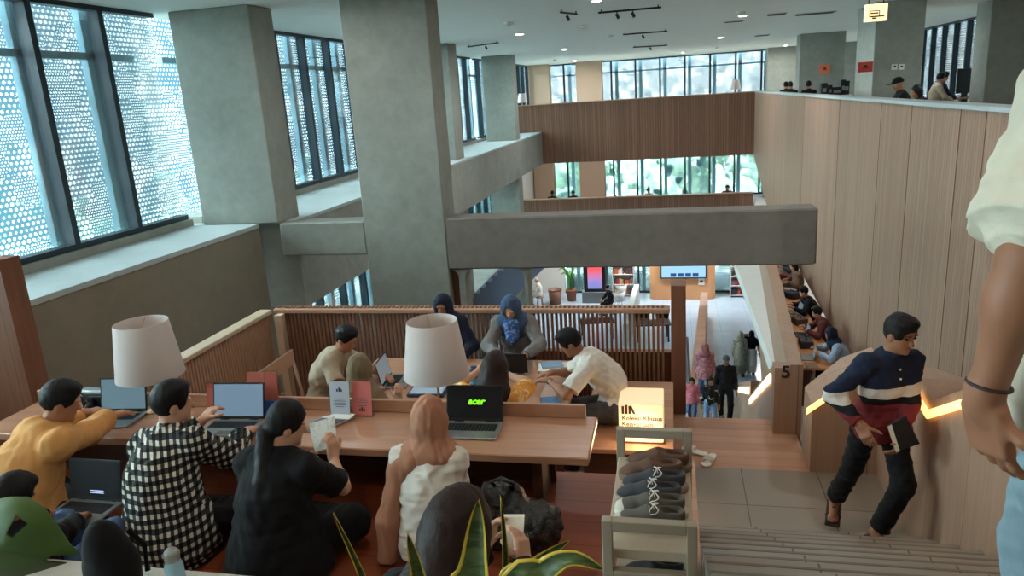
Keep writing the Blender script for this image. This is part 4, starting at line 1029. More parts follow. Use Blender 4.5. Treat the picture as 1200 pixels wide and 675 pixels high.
for k, (y, lab) in enumerate(((2.66, 'black shoe on the lower shelf at the near end'), (2.78, 'black shoe on the lower shelf, second from the near end'), (2.92, 'black shoe on the lower shelf, third from the near end'))):
    shoe(lab, -.09, y, -2.129, .05*k, blk, plain('dark_sole', (50, 48, 46), .6), None, None, group='black shoes on the lower shelf')
shoe('black shoe with white stripe on the floor left of the rack', -.36, 2.86, ZT+.001, 1.3, blk, white_r, lacew, None)
def sandal(label, x, y, z, rz):
    t = thing('sandal', label, 'sandal', (x, y, z), rz, 'white sandals')
    sd = SDF(); sd.rc((-.09, 0, .014), (.09, 0, .014), .044, .036, .02); sd.plane((0, 0, .022), (0, 0, 1), .004); sd.plane((0, 0, .001), (0, 0, -1), .002); blob('sole', sd, .005, MAT['paper'], t)
    m = MB()
    for xo in (-.055, -.015): m.tube([(xo, -.040, .018), (xo, -.03, .045), (xo, 0, .056), (xo, .03, .045), (xo, .040, .018)], .011, 8)
    m.build('strap', MAT['paper'], t, True, False)
sandal('white sandal on the wooden landing, nearer the rack', .19, 6.33, ZD+.001, -.5); sandal('white sandal on the wooden landing edge, nearer the stair', .31, 6.18, ZD+.001, 1.2)
# ---------------------------------------------------------------- black bag on the floor
tb = thing('black_bag', 'shiny black plastic bag slumped under the table beside the headscarf woman', 'bag', (-.84, 3.40, ZT+.001))
sd = SDF(); sd.ell((0, 0, .13), (.21, .15, .14), None, .05); sd.ell((.12, .0, .13), (.14, .13, .13), None, .05); sd.ell((-.06, .0, .25), (.13, .10, .13), None, .05); sd.rc((-.05, 0, .28), (-.02, .01, .36), .07, .035, .04); sd.plane((0, 0, .004), (0, 0, -1), .01)
bagm = NT('black_plastic_film'); bagm.bump(bagm.noise(bagm.coord(), 14, 5, .6, 1.5), .8, .02); bagm = bagm.done(lin((20, 21, 22)), .22, .6)
blob('sack', sd, .008, bagm, tb, (.016, 60), 3)
m = MB(); m.tube([(-.06, -.02, .33), (-.10, -.04, .40), (-.04, -.05, .43), (.02, -.03, .39), (.0, -.01, .33)], .012, 8); m.build('handle', bagm, tb, True, False)
# flask at the lower edge
tf = thing('flask', 'grey blue metal flask on the pale tier at the bottom edge', 'flask', (-2.06, 2.33, -1.949))
MB().lathe([(0, 0), (.036, 0), (.038, .01), (.038, .13), (.030, .15), (.030, .16)], (0, 0, 0), 24).build('body', MAT['post'], tf, True, False)
MB().lathe([(.031, .155), (.032, .19), (.022, .205), (0, .207)], (0, 0, 0), 24).build('cap', MAT['steel'], tf, True, False)
# ---------------------------------------------------------------- plants near the photographer
t_ = NT('snake_leaf'); v_ = t_.coord(); n_ = t_.noise(t_.coord('Object', (14, 14, 60)), 1.0, 4, .6, 1.2)
MAT['leaf'] = t_.done(t_.mix(t_.ramp(n_, [(.4, 0.0), (.62, 1.0)]), rgba(lin((44, 66, 34))), rgba(lin((84, 104, 60)))), .4, .5)
MAT['leaf_edge'] = plain('yellow_leaf_edge', (198, 172, 58), .45, .12, 12)
MAT['leaf_big'] = plain('broad_green_leaf', (62, 92, 34), .6, .25, 7)
MAT['pot'] = plain('terracotta', (150, 92, 70), .8, .1, 20); MAT['soil'] = plain('soil', (52, 40, 32), .95, .3, 60)
def strap_leaf(name, t, pts, wid, face, mats, edge=.24, n=22):
    """curved tapering leaf: three bands (edge, centre, edge), with thickness"""
    P = [Vector(p) for p in pts]
    def sp(f):
        k = f*(len(P)-1); i = min(int(k), len(P)-2); u = k-i
        p0, p1, p2, p3 = P[max(i-1, 0)], P[i], P[i+1], P[min(i+2, len(P)-1)]
        return .5*((2*p1)+(p2-p0)*u+(2*p0-5*p1+4*p2-p3)*u*u+(3*p1-p0-3*p2+p3)*u**3)
    vs, fs, mi = [], [], []; cols = (-1, -(1-edge), -.45, 0, .45, 1-edge, 1); th = .0022
    for i in range(n+1):
        f = i/n; c = sp(f); d = (sp(min(1, f+.02))-sp(max(0, f-.02))).normalized(); fv = Vector(face); a = d.cross(fv).normalized(); nn = a.cross(d).normalized()
        w = wid*(.62+.38*math.sin(PI*min(1, f*1.25+.1)))*(1 if f < .55 else max(.02, (1-((f-.55)/.45)**2.2)))/2
        for sgn in (1, -1):
            for q in cols: vs.append(tuple(c+a*w*q+nn*(.010*(abs(q)**2)+sgn*th)))
    K = len(cols)
    for i in range(n):
        for s in (0, 1):
            for k in range(K-1):
                a = (i*2+s)*K+k; b = a+2*K; f = (a, a+1, b+1, b) if s == 0 else (a, b, b+1, a+1); fs.append(f); mi.append(1 if k in (0, K-2) else 0)
        for k in (0, K-1):
            a = (i*2)*K+k; fs.append((a, a+2*K, a+3*K, a+K)); mi.append(1)
    return mesh_obj(name, vs, fs, mats, t, True, mi, True)
LM = [MAT['leaf'], MAT['leaf_edge']]
tp = thing('snake_plant', 'yellow edged snake plant in the foreground at the bottom', 'plant', (-.33, 1.12, -1.95))
MB().lathe([(0, 0), (.13, 0), (.165, .42), (.175, .42), (.175, .46), (.15, .46), (.145, .44), (0, .44)], (-.33, 1.12, -1.95), 32).build('pot', MAT['pot'], tp, True)
MB().lathe([(0, 0), (.148, 0)], (-.33, 1.12, -1.505), 24).build('soil', MAT['soil'], tp)
B0 = (-.33, 1.12, -1.51)
def L(pix, y, w, face=(0, -1, .2), b=(0, 0)):
    base = Vector((B0[0]+b[0], B0[1]+b[1], B0[2])); pts = [ay(u, v, yy) for (u, v), yy in zip(pix, y)]
    strap_leaf('leaf', tp, [base]+pts, w, face, LM)
L([(452, 760), (424, 672), (391, 600)], [1.1, 1.1, 1.12], .020, (.5, -1, 0), (-.10, 0))
L([(500, 740), (492, 680), (478, 622)], [1.1, 1.1, 1.1], .048, (.3, -1, 0), (-.05, 0))
L([(548, 740), (556, 665), (562, 584)], [1.08, 1.08, 1.1], .084, (0, -1, .1), (.0, 0))
L([(590, 740), (592, 660), (586, 580)], [1.12, 1.13, 1.14], .018, (.4, -1, .1), (.04, .02))
L([(596, 715), (622, 668), (669, 634)], [1.06, 1.06, 1.08], .036, (-.4, -1, .6), (.05, 0))
L([(600, 720), (640, 672), (672, 656), (706, 668)], [1.0, 1.0, 1.0, 1.0], .046, (-.2, -.8, .9), (.06, -.02))
tq = thing('broad_leaf_plant', 'broad green leaf with torn holes at the lower left corner', 'plant', (-1.25, .95, -1.57))
MB().lathe([(0, 0), (.11, 0), (.14, .26), (.15, .26), (.15, .29), (.13, .29), (.125, .27), (0, .27)], (-1.25, .95, -1.57), 28).build('pot', MAT['pot'], tq, True)
MB().lathe([(0, 0), (.127, 0)], (-1.25, .95, -1.298), 20).build('soil', MAT['soil'], tq)
# heart shaped blade facing the camera
def blade(outline, y0, holes, name='leaf'):
    m = MB(); P = [ay(u, v, y0+dy) for u, v, dy in outline]; c = sum(P, Vector())/len(P); c = c+Vector((0, -.02, .012)); n = len(P); th = Vector((0, .003, 0)); vs = []; fs = []
    for f in (0.0, .35, .7, 1.0):
        for p in P:
            q = c+(p-c)*f; vs.append(tuple(q+Vector((0, -.03*(1-f*f), 0))))
    k = len(vs); vs += [tuple(Vector(v)+th) for v in vs[:k]]
    for r in range(3):
        for i in range(n):
            if (r, i) in holes: continue
            j = (i+1) % n; fs.append((r*n+i, r*n+j, (r+1)*n+j, (r+1)*n+i)); fs.append((k+r*n+j, k+r*n+i, k+(r+1)*n+i, k+(r+1)*n+j))
    for i in range(n):
        j = (i+1) % n; fs.append((3*n+i, 3*n+j, k+3*n+j, k+3*n+i))
    return mesh_obj(name, vs, fs, MAT['leaf_big'], tq, True)
blade([(-40, 600, .02), (-15, 588, .01), (10, 583, 0), (32, 583, 0), (52, 597, 0), (68, 618, 0), (80, 637, 0), (92, 650, 0), (78, 660, .01), (52, 668, .01), (25, 676, .02), (-10, 680, .03), (-40, 665, .03)], .95, {(1, 3), (2, 7)})
p_ = ay(-10, 690, .98); m = MB(); m.tube([(-1.25, .95, -1.30), (-1.26, .96, -1.1), tuple(p_), tuple(ay(10, 640, .975))], .006, 8); m.build('stem', MAT['leaf_big'], tq, True)
# ---------------------------------------------------------------- long desk of the middle floor
t = thing('long_desk', 'long orange wooden study desk beside the middle floor parapet', 'desk', (2.6, 17, -5.7))
def dkx(y): return 2.165+.073*(y-12.9)
m = MB(); m.hexa([(dkx(12.95), 12.95, -5.0), (2.86, 12.95, -5.0), (2.88, 21.5, -5.0), (dkx(21.5), 21.5, -5.0)], [(dkx(12.95), 12.95, -4.96), (2.86, 12.95, -4.96), (2.88, 21.5, -4.96), (dkx(21.5), 21.5, -4.96)])
m.build('tabletop', plain('desk_orange', (206, 142, 92), .45, .1, 5), t)
for y in (13.0, 15.6, 18.2): MB().box(dkx(y)+.02, dkx(y)+.20, y-.02, y+.02, -5.7, -5.0).build('leg', MAT['darkwood'], t)
places = ((13.45, 'reader in the dark blue headscarf'), (14.75, 'reader in dark red'), (16.3, 'reader in black'), (18.6, 'reader in brown'), (20.1, 'reader in grey'))
for i, (y, who) in enumerate(places):
    x = dkx(y)
    laptop('small open laptop in front of the %s' % who, (x+.185, y+.02, -4.959), -PI/2+.1*(i % 3-1), disp('desk_screen', (120, 140, 150), .5), .31, .21, 15, silver=i % 2 == 0, keys=False, group='laptops on the long desk')
    flat_book('book', 'open notebook beside the laptop of the %s' % who, 'book', (x+.2, y-.38, -4.959), .2, .27, .016, .2*i, plain('note_cover', ((150, 120, 90), (200, 196, 186), (90, 100, 110), (190, 170, 150), (120, 60, 50))[i], .6), group='notebooks on the long desk')
for i, (y, rgb, what) in enumerate(((14.1, (60, 56, 54), 'dark bag between the first two readers on the long desk'), (15.5, (92, 78, 64), 'brown bag beside the reader in black on the long desk'), (17.5, (44, 46, 52), 'black bag on the long desk before the reader in brown'), (19.2, (104, 50, 42), 'dark red bag on the long desk before the reader in grey'))):
    t = thing('bag', what, 'bag', (dkx(y)+.22, y, -4.959), .3*i)
    sd = SDF(); sd.box((0, 0, .075), (.10, .13, .05), None, .02, .02); blob('body', sd, .01, plain('bag_cloth', rgb, .7), t, (.006, 20), i)
    m = MB(); m.tube([(0, -.08, .14), (0, -.05, .19), (0, .05, .19), (0, .08, .14)], .008, 6); m.build('handle', MAT['black'], t, True, False)
for i, y in enumerate((17.9, 20.7, 21.2)):
    flat_book('book', ['thick dark book on the long desk beyond the reader in brown', 'pale book on the far part of the long desk', 'brown book at the far end of the long desk'][i], 'book', (dkx(y)+.15, y, -4.959), .2, .28, .05, .4*i, plain('far_book', ((52, 54, 60), (200, 190, 175), (140, 96, 66))[i], .6))
# ---------------------------------------------------------------- entrance hall
G = -9.9
t = thing('screen_kiosk', 'tall screen kiosk with pink and blue picture on a grey base', 'screen', (-3.68, 34.3, G))
MB().box(-4.28, -3.08, 34.1, 34.5, G, G+.55, bev=.01).build('base', MAT['dimgrey'], t)
MB().box(-4.16, -3.12, 34.15, 34.4, G+.55, G+2.7, bev=.015).build('housing', MAT['black'], t)
tn = NT('poster_gradient'); v = tn.coord(); x, y, z = tn.sep(v); f = tn.math('ADD', tn.math('MULTIPLY', z, .52), tn.math('MULTIPLY', tn.noise(v, 1.4, 2), .35)); f = tn.math('SUBTRACT', f, .25)
col = tn.ramp(f, [(.25, lin((96, 130, 205))), (.55, lin((176, 130, 190))), (.8, lin((236, 88, 96)))]); tn.l.new(col, tn.b.inputs['Emission Color']); tn.b.inputs['Emission Strength'].default_value = .85
pm = tn.done(lin((60, 50, 60)), .3)
MB().box(-3.98, -3.30, 34.135, 34.152, G+.72, G+2.6).build('display', pm, t)
for k, w in enumerate((.22, .34, .30)): MB().box(-3.64-w/2, -3.64+w/2, 34.13, 34.136, G+2.02-.12*k, G+2.07-.12*k).build('printed_lines', plain('ink_navy', (40, 40, 90), .6), t)
q = az(670, 352, G)
t = thing('potted_plant', 'green potted plant by the hall window left of the kiosk', 'plant', (q.x, q.y, G))
MB().lathe([(0, 0), (.20, 0), (.26, .5), (.28, .5), (.28, .55), (.22, .55), (0, .53)], (0, 0, 0), 20).build('pot', MAT['pot'], t, True, False)
for k in range(16):
    a = 2.4*k; r_ = .14+.3*((k*7) % 5)/5; hgt = 1.35-.5*((k*3) % 4)/4
    b = Vector((q.x, q.y, G+.53)); d = Vector((math.cos(a), math.sin(a), 0))
    strap_leaf('leaf', t, [b, b+d*r_*.3+Vector((0, 0, hgt*.5)), b+d*r_+Vector((0, 0, hgt*.85)), b+d*r_*1.9+Vector((0, 0, hgt*.75))], .11, (math.sin(a), -math.cos(a), .3), [MAT['leaf_light'] if 'leaf_light' in MAT else MAT.setdefault('leaf_light', plain('light_green_leaf', (92, 148, 70), .5, .2, 5))]*2, .2, 8)
q = az(651, 356, G); t = thing('waste_bin', 'round brown waste bin left of the hall plant', 'bin', (q.x, q.y, G))
MB().lathe([(0, 0), (.27, 0), (.33, .72), (.31, .72), (.26, .05), (0, .05)], (0, 0, 0), 24).build('body', MAT['brownwood'], t, True, False)
MB().lathe([(.335, .68), (.345, .70), (.335, .73), (.325, .70), (.335, .68)], (0, 0, 0), 24).build('rim', MAT['black'], t, True, False)
def shelf_unit(label, blabel, x0, x1, y, h, rows):
    t = thing('bookshelf', label, 'bookshelf', ((x0+x1)/2, y, G))
    for nm, xa, xb in (('side_panel', x0, x0+.04), ('side_panel', x1-.04, x1)): MB().box(xa, xb, y-.18, y+.18, G, G+h).build(nm, MAT['white'], t)
    MB().box(x0, x1, y+.15, y+.18, G, G+h).build('back_panel', MAT['white'], t)
    for r in range(rows+1): MB().box(x0+.04, x1-.04, y-.18, y+.15, G+.08+r*(h-.12)/rows, G+.11+r*(h-.12)/rows).build('shelf', MAT['white'], t)
    cols = ((188, 92, 60), (60, 62, 70), (200, 170, 120), (120, 60, 50), (90, 110, 120), (220, 210, 190), (170, 60, 50)); first = {}
    for r in range(rows):
        x = x0+.08
        while x < x1-.16:
            c = cols[random.randrange(7)]; w, hh_ = random.uniform(.05, .11), random.uniform(.2, .3); zb = G+.111+r*(h-.12)/rows
            key = (c, )
            if random.random() < .82:
                m = MB(); m.box(-w/2, w/2, -.10, .08, 0, hh_, bev=.004)
                o = mesh_obj('book', np.array(m.v)+np.array((x+w/2, y, zb)), m.f, BM[c] if c in BM else BM.setdefault(c, plain('book_spine', c, .6)))
                tag(o, blabel, 'book', blabel.replace('small book standing', 'books'))
            x += w+.012
BM = {}
shelf_unit('white bookshelf in the hall between the kiosk and the orange wall', 'small book standing on the hall shelf left of the orange wall', -2.9, -1.85, 35.4, 2.7, 5)
shelf_unit('white bookshelf in the hall right of the orange wall', 'small book standing on the hall shelf right of the orange wall', 2.66, 3.62, 35.2, 2.9, 6)
t = thing('wall_screen', 'pale blue wall screen on the orange wall', 'screen', (.5, 34.66, G+1.1))
MB().box(-.56, 1.56, 34.62, 34.69, G+1.06, G+2.4, bev=.01).build('frame', MAT['black'], t)
MB().box(-.51, 1.51, 34.608, 34.622, G+1.12, G+2.35).build('display', disp('wall_display', (150, 196, 232), .95), t)
for k in range(4): MB().box(-.10+.34*k, .17+.34*k, 34.602, 34.609, G+1.15, G+1.32).build('icon', disp('icon', (40, 84, 140), .6), t)
q = ay(822, 330, 34.66); t = thing('wall_sign', 'small white notice below the wall screen', 'sign', (q.x, 34.68, q.z-.15)); MB().box(q.x-.14, q.x+.14, 34.67, 34.695, q.z-.17, q.z+.17).build('board', MAT['paper'], t); MB().box(q.x-.06, q.x+.06, 34.664, 34.671, q.z-.05, q.z+.06).build('symbol', MAT['black'], t)
# pale low wall and white chairs in the hall
A_, B_ = [az(u, v, -8.95) for u, v in ((735, 361), (742, 361))]; C2, D2 = [az(u, v, -8.95) for u, v in ((749, 333), (743, 333))]
k_ = .55; A2 = A_+(A_-D2)*k_; B2 = B_+(B_-C2)*k_
m = MB(); lo = lambda p: (p.x, p.y, G); m.hexa([lo(A2), lo(B2), lo(C2), lo(D2)], [tuple(A2), tuple(B2), tuple(C2), tuple(D2)])
struct('wall_low', m, MAT['concrete_ledge'], 'pale grey low wall running back through the hall', 'low wall')
def tub_chair(label, x, y, z, rz, m_=None, group=None):
    t = thing('tub_chair', label, 'chair', (x, y, z), rz, group)
    MB().lathe([(0, .36), (.24, .36), (.26, .40), (.24, .44), (0, .45)], (0, 0, 0), 20).build('seat', m_ or MAT['white'], t, True, False)
    m = MB(); vs, fs = [], []
    for i in range(13):
        a = PI*(1.0+i/12); 
        for r, zz_ in ((.25, .38), (.29, .78), (.27, .78), (.23, .38)): vs.append((r*math.cos(a), r*math.sin(a), zz_))
    for i in range(12):
        for k in range(4): fs.append((i*4+k, i*4+(k+1) % 4, i*4+4+(k+1) % 4, i*4+4+k))
    m.add(vs, fs+[(0, 1, 2, 3), (51, 50, 49, 48)]); m.build('backrest', m_ or MAT['white'], t, True, False)
    for k in range(4):
        a = PI/4+k*PI/2; m = MB(); m.tube([(.2*math.cos(a), .2*math.sin(a), 0), (.14*math.cos(a), .14*math.sin(a), .37)], .014, 8); m.build('leg', MAT['rail'], t, True, False)
for (u, v, lab) in ((728, 352, 'white tub chair in the hall, farther of the two by the low wall'), (725, 361, 'white tub chair in the hall, nearer of the two by the low wall')):
    q = az(u, v, G); tub_chair(lab, q.x, q.y, G, .6)
def hall_table(label, u, v, rz):
    q = az(u, v, G); t = thing('hall_table', label, 'table', (q.x, q.y, G), rz)
    MB().box(-.7, .7, -.4, .4, .70, .74, bev=.01).build('tabletop', MAT['black'], t, world=False)
    for x in (-.6, .6):
        for y in (-.32, .32): MB().box(x-.03, x+.03, y-.03, y+.03, 0, .70).build('leg', MAT['black'], t, world=False)
hall_table('black table in the hall seen through the right end of the slats', 765, 398, .1); hall_table('black table in the hall left of the slat seen one', 700, 395, .2)
for (u, v, lab) in ((752, 386, 'black chair in the hall by the slat end table, left one'), (776, 386, 'black chair in the hall by the slat end table, right one')):
    q = az(u, v, G); tub_chair(lab, q.x, q.y, G, PI, MAT['black'])
q = az(812, 408, G); t = thing('display_board', 'black framed glass board beside the low wooden wall', 'board', (q.x-.15, 22.5, G)); MB().box(q.x-.30, q.x-.22, 21.2, 25.5, G, G+1.25, bev=.01).build('frame', MAT['black'], t); MB().box(q.x-.305, q.x-.215, 21.3, 25.4, G+.75, G+1.17).build('panel', MAT['dimgrey'], t)
# grey stair flight seen under the beam
P_ = [(549, 358), (590, 317), (614.5, 317), (614.5, 338), (603, 358)]
Y0 = 20.0; a, b = ay(549, 358, Y0), ay(590, 317, Y0); sl_ = (b.z-a.z)/(b.x-a.x); m = MB(); n = 16; x0, z0 = a.x-.35, a.z-.35*sl_; x1 = ay(614.5, 327, Y0).x+.9
run = (x1-x0)/n; top = []
for i in range(n): top += [(x0+run*i, z0+run*sl_*(i)), (x0+run*i, z0+run*sl_*(i+1))]
top += [(x1, z0+run*sl_*n)]; dz = 1.05
m.prism([(x0, z0-dz)]+top+[(x1, z0+run*sl_*n-dz)], 'y', Y0, Y0+1.2)
struct('stairs', m, MAT['bluegrey'], 'blue grey stair flight seen under the beam', 'stairs')
# ---------------------------------------------------------------- top right floor
def notice(label, u0, u1, v0, v1, y, rgb):
    a, b = ay(u0, v1, y), ay(u1, v0, y); t = thing('wall_sign', label, 'sign', ((a.x+b.x)/2, y, a.z)); MB().box(a.x, b.x, y-.01, y+.01, a.z, b.z).build('board', plain('notice_red', rgb, .6, .04), t)
    c = (a+b)/2; w = (b.x-a.x); MB().box(c.x-w*.12, c.x+w*.12, y-.016, y-.009, c.z, c.z+w*.14).build('symbol', MAT['black'], t); MB().box(c.x-w*.2, c.x+w*.2, y-.016, y-.009, c.z-w*.10, c.z-w*.05).build('printed_lines', MAT['black'], t)
notice('orange notice on the pale column behind the oak wall', 960, 973, 75, 87, 28.17, (226, 120, 84)); notice('dark red blade notice beside the dark grey column', 1005, 1023, 72, 85, 17.6, (190, 66, 54))
for u, lab in ((1048, 'left white thermostat on the dark grey column'), (1056, 'right white thermostat on the dark grey column')):
    a, b = ay(u-3.2, 82, 17.78), ay(u+3.6, 75, 17.78); t = thing('thermostat', lab, 'thermostat', ((a.x+b.x)/2, 17.78, a.z)); MB().box(a.x, b.x, 17.75, 17.797, a.z, b.z, bev=.006).build('case', MAT['paper'], t); MB().box(a.x+.01, b.x-.01, 17.796, 17.8, a.z+.01, b.z-.01).build('mounting_plate', MAT['paper'], t); MB().box(a.x+.03, b.x-.03, 17.745, 17.751, a.z+.05, b.z-.03).build('display', MAT['black'], t)
t = thing('computer_table', 'wooden computer table by the right facade window', 'table', (7.7, 22.0, zu_ if 'zu_' in globals() else -1.5))
MB().box(7.25, 8.6, 21.5, 22.4, -.80, -.76).build('tabletop', MAT['rail'], t)
for x in (7.35, 8.5):
    for y in (21.6, 22.3): MB().box(x-.03, x+.03, y-.03, y+.03, -1.5, -.80).build('leg', MAT['black'], t)
def monitor(label, x, y, z, rz, w=.5, h=.32, group=None):
    t = thing('monitor', label, 'monitor', (x, y, z), rz, group)
    MB().box(-.11, .11, -.08, .08, 0, .015, bev=.004).build('base', MAT['black'], t, world=False); MB().box(-.025, .025, .0, .03, .015, .14).build('stand', MAT['black'], t, world=False)
    MB().box(-w/2, w/2, -.03, .0, .10, .10+h, bev=.006).build('screen', MAT['black'], t, world=False); MB().box(-w/2+.015, w/2-.015, -.0312, -.029, .115, .085+h).build('display', MAT['black'], t, world=False)
monitor('black computer monitor nearer the pale top person by the right window', 7.45, 21.9, -.759, .3, .42, .62); monitor('black computer monitor farther right on the computer table', 8.0, 21.95, -.759, .3, .42, .62)
t = thing('counter', 'low white counter with computers behind the far end of the oak wall', 'counter', (4.2, 24.2, -1.5))
MB().box(3.75, 4.75, 21.8, 22.4, -.57, -.53).build('worktop', MAT['white'], t); MB().box(3.8, 4.7, 21.85, 22.35, -1.5, -.57).build('base', MAT['white'], t)
for i, (u, w, h) in enumerate(((965, .16, .34), (972, .10, .28), (980, .3, .22), (987, .12, .40), (991, .14, .36))):
    q = ay(u, 105, 22.1); t = thing('box_file', ['black box file on the white counter, far left', 'thin black box file second on the white counter', 'wide low black box in the middle of the white counter', 'tall black box file fourth on the white counter', 'black box file at the right end of the white counter'][i], 'file', (q.x, 22.1, -.529), 0)
    MB().box(-w/2, w/2, -.13, .13, 0, h, bev=.006).build('case', MAT['black'], t, world=False); MB().box(-w*.3, w*.3, -.134, -.129, h*.3, h*.6).build('spine_tag', MAT['dimgrey'], t, world=False)
def far_lamp(label, x, y, z0):
    t = thing('table_lamp', label, 'lamp', (x, y, z0)); MB().lathe([(0, 0), (.1, 0), (.1, .02), (.015, .03), (.015, .5)], (0, 0, 0), 14).build('base', MAT['brass'], t, True, False); MB().lathe([(.24, .42), (.16, .85), (.155, .85), (.235, .42), (.24, .42)], (0, 0, 0), 24).build('lamp_shade', MAT['shade'], t, True, False)
q = ay(862, 97, 36.0); far_lamp('small shaded lamp by the far top floor window at the right', q.x, 36.0, -.77); q = ay(612, 117, 36); far_lamp('small shaded lamp by the far top floor window at the left', q.x, 36.0, -.77)
for x, lab in ((ay(862, 97, 36).x, 'side table under the right far lamp'), (q.x, 'side table under the left far lamp')):
    t = thing('side_table', lab, 'table', (x, 36, -1.5)); MB().lathe([(0, .69), (.35, .69), (.35, .728), (0, .728)], (0, 0, 0), 20).build('top', MAT['rail'], t, True, False); MB().lathe([(.2, 0), (.2, .03), (.04, .04), (.04, .69)], (0, 0, 0), 14).build('pedestal', MAT['black'], t, True, False)
for i, u in enumerate((708, 729, 826, 845, 876)):
    q = ay(u, 228, 33.6); tub_chair(['white chair back above the lower balcony left of the middle reader', 'second white chair back left of the middle reader on the lower balcony', 'white chair back left of the dark red reader', 'white chair back beside the dark red reader', 'white chair back at the right end of the lower balcony'][i], q.x, 33.2 if i != 3 else 34.2, -5.7+.42, 0) if False else tub_chair(['white chair back above the lower balcony, far left of five', 'second white chair back of five above the lower balcony', 'white chair back left of the dark red reader', 'white chair back just behind the dark red reader', 'white chair back at the right end of the lower balcony'][i], q.x, 33.1 if i != 3 else 34.6, -5.7, PI)
# ---------------------------------------------------------------- ceiling things
def track(label, u0, v0, u1, v1, heads):
    a, b = az(u0, v0, ZC-.05), az(u1, v1, ZC-.05); d = (b-a); t = thing('track_light', label, 'ceiling light', ((a.x+b.x)/2, (a.y+b.y)/2, ZC-.06))
    m = MB(); m.tube([tuple(a), tuple(b)], .018, 8); m.build('track', MAT['black'], t)
    for f in (.05, .95):
        p = a+d*f; m = MB(); m.tube([tuple(p), (p.x, p.y, ZC)], .012, 6); m.build('hanger', MAT['black'], t)
    for f in heads:
        p = a+d*f; m = MB(); m.tube([(p.x, p.y, p.z-.01), (p.x, p.y, p.z-.05)], .010, 8); m.tube([(p.x-.01, p.y, p.z-.05), (p.x+.03, p.y-.02, p.z-.13)], .028, 12); m.build('spot_head', MAT['black'], t)
track('black ceiling track with two spots, nearest and longest', 701, 15, 775, 8.5, (.3, .55)); track('black ceiling track in the middle with one spot', 730, 40.5, 782, 36.5, (.45,)); track('farthest thin black ceiling track', 742, 55.5, 782, 53, (.5,)); track('short black ceiling track with one spot at the left', 657, 14.5, 676, 16.5, (.4,)); track('black ceiling track by the left column row', 548, 55, 584, 50, (.6,))
for i, (u, v) in enumerate(((685, 30), (596, 26), (650, 70), (715, 41), (868, 14), (840, 55))):
    q = az(u, v, ZC); t = thing('ceiling_spot', 'small round unlit ceiling fitting', 'ceiling light', (q.x, q.y, ZC-.05), 0, 'small unlit ceiling fittings'); MB().lathe([(0, -.0), (.09, 0), (.10, .05), (0, .05)], (0, 0, 0), 14).build('body', MAT['paper'], t, True, False); MB().lathe([(0, -.004), (.05, -.004)], (0, 0, 0), 12).build('lens', MAT['dimgrey'], t, True, False)
for i, (u, v, lab) in enumerate(((910, 16, 'square ceiling air vent left of the long one'), (893, 41, 'small square ceiling air vent near the pale column'), (955, 15, 'long ceiling air vent near the hanging sign'), (860, 24.5, 'narrow ceiling air vent in the middle'))):
    q = az(u, v, ZC); w, d = ((.45, .45), (.5, .4), (.9, .4), (.5, .2))[i]; t = thing('ceiling_vent', lab, 'vent', (q.x, q.y, ZC-.03)); MB().box(-w/2, w/2, -d/2, d/2, .012, .03).build('frame', MAT['white'], t, world=False)
    m = MB()
    for k in range(5): m.box(-w/2+.04, w/2-.04, -d/2+.03+k*(d-.06)/5, -d/2+.03+(k+.7)*(d-.06)/5, 0.0, .014)
    m.build('slats', MAT['black'], t, world=False)
a, b = ay(1012.5, 26, 12.0), ay(1040, 3.5, 12.0); t = thing('hanging_sign', 'glowing pale sign hanging from the ceiling with a monitor symbol', 'sign', ((a.x+b.x)/2, 12.0, a.z))
MB().box(a.x, b.x, 11.96, 12.04, a.z, b.z, bev=.006).build('light_box', emit('hanging_glow', (255, 226, 170), .95, (235, 220, 190)), t)
for x in (a.x+.05, b.x-.05):
    m = MB(); m.tube([(x, 12, b.z), (x, 12, ZC)], .008, 6); m.build('rod', MAT['black'], t)
w = b.x-a.x; cx_ = a.x+w*.42; zt_ = b.z-.10
m = MB(); m.box(cx_-.07, cx_+.07, 11.952, 11.961, zt_-.075, zt_-.065); m.box(cx_-.07, cx_+.07, 11.952, 11.961, zt_, zt_+.01); m.box(cx_-.07, cx_-.06, 11.952, 11.961, zt_-.07, zt_+.01); m.box(cx_+.06, cx_+.07, 11.952, 11.961, zt_-.07, zt_+.01); m.box(cx_-.03, cx_+.03, 11.952, 11.961, zt_-.105, zt_-.085); m.build('monitor_symbol', MAT['black'], t)
for k, ww in enumerate((.35, .62)): MB().box(a.x+w*.24, a.x+w*(.24+ww), 11.953, 11.961, a.z+.10-.045*k, a.z+.118-.045*k).build('printed_lines', MAT['darkwood'], t)
# ---------------------------------------------------------------- trees outside
tm = NT('tree_leaves'); n_ = tm.noise(tm.coord(), 2.2, 6, .7); MAT['tree'] = tm.done(tm.mix(tm.ramp(n_, [(.35, 0.0), (.65, 1.0)]), rgba(lin((150, 178, 150))), rgba(lin((212, 226, 204)))), .8, .2)
tproto = None
def tree(x, y, s, label, group):
    t = thing('tree', label, 'tree', (x, y, -10.15), random.random()*6, group); rs = random.Random(int(x*10+y)); sd = SDF()
    for k in range(9): sd.ell((rs.uniform(-1.6, 1.6)*s, rs.uniform(-1.6, 1.6)*s, (4.2+rs.uniform(-1.6, 2.2))*s), (rs.uniform(.9, 1.5)*s,)*3, None, .5)
    blob('crown', sd, .22*s, MAT['tree'], t, (.16*s, 3.2/s), k)
    m = MB(); m.tube([(0, 0, 0), (.05, .03, 1.6*s), (.0, .1, 3.6*s)], [.22*s, .17*s, .10*s], 10); m.build('trunk', MAT['darkwood'], t, True, False)
for i, (x, y, s) in enumerate(((-15, 52, 1.0), (-7.5, 55, .95), (.2, 52, 1.0), (7.8, 55, .95), (15, 52, 1.0))): tree(x, y, s, 'green tree outside the far windows', 'trees outside the far windows')
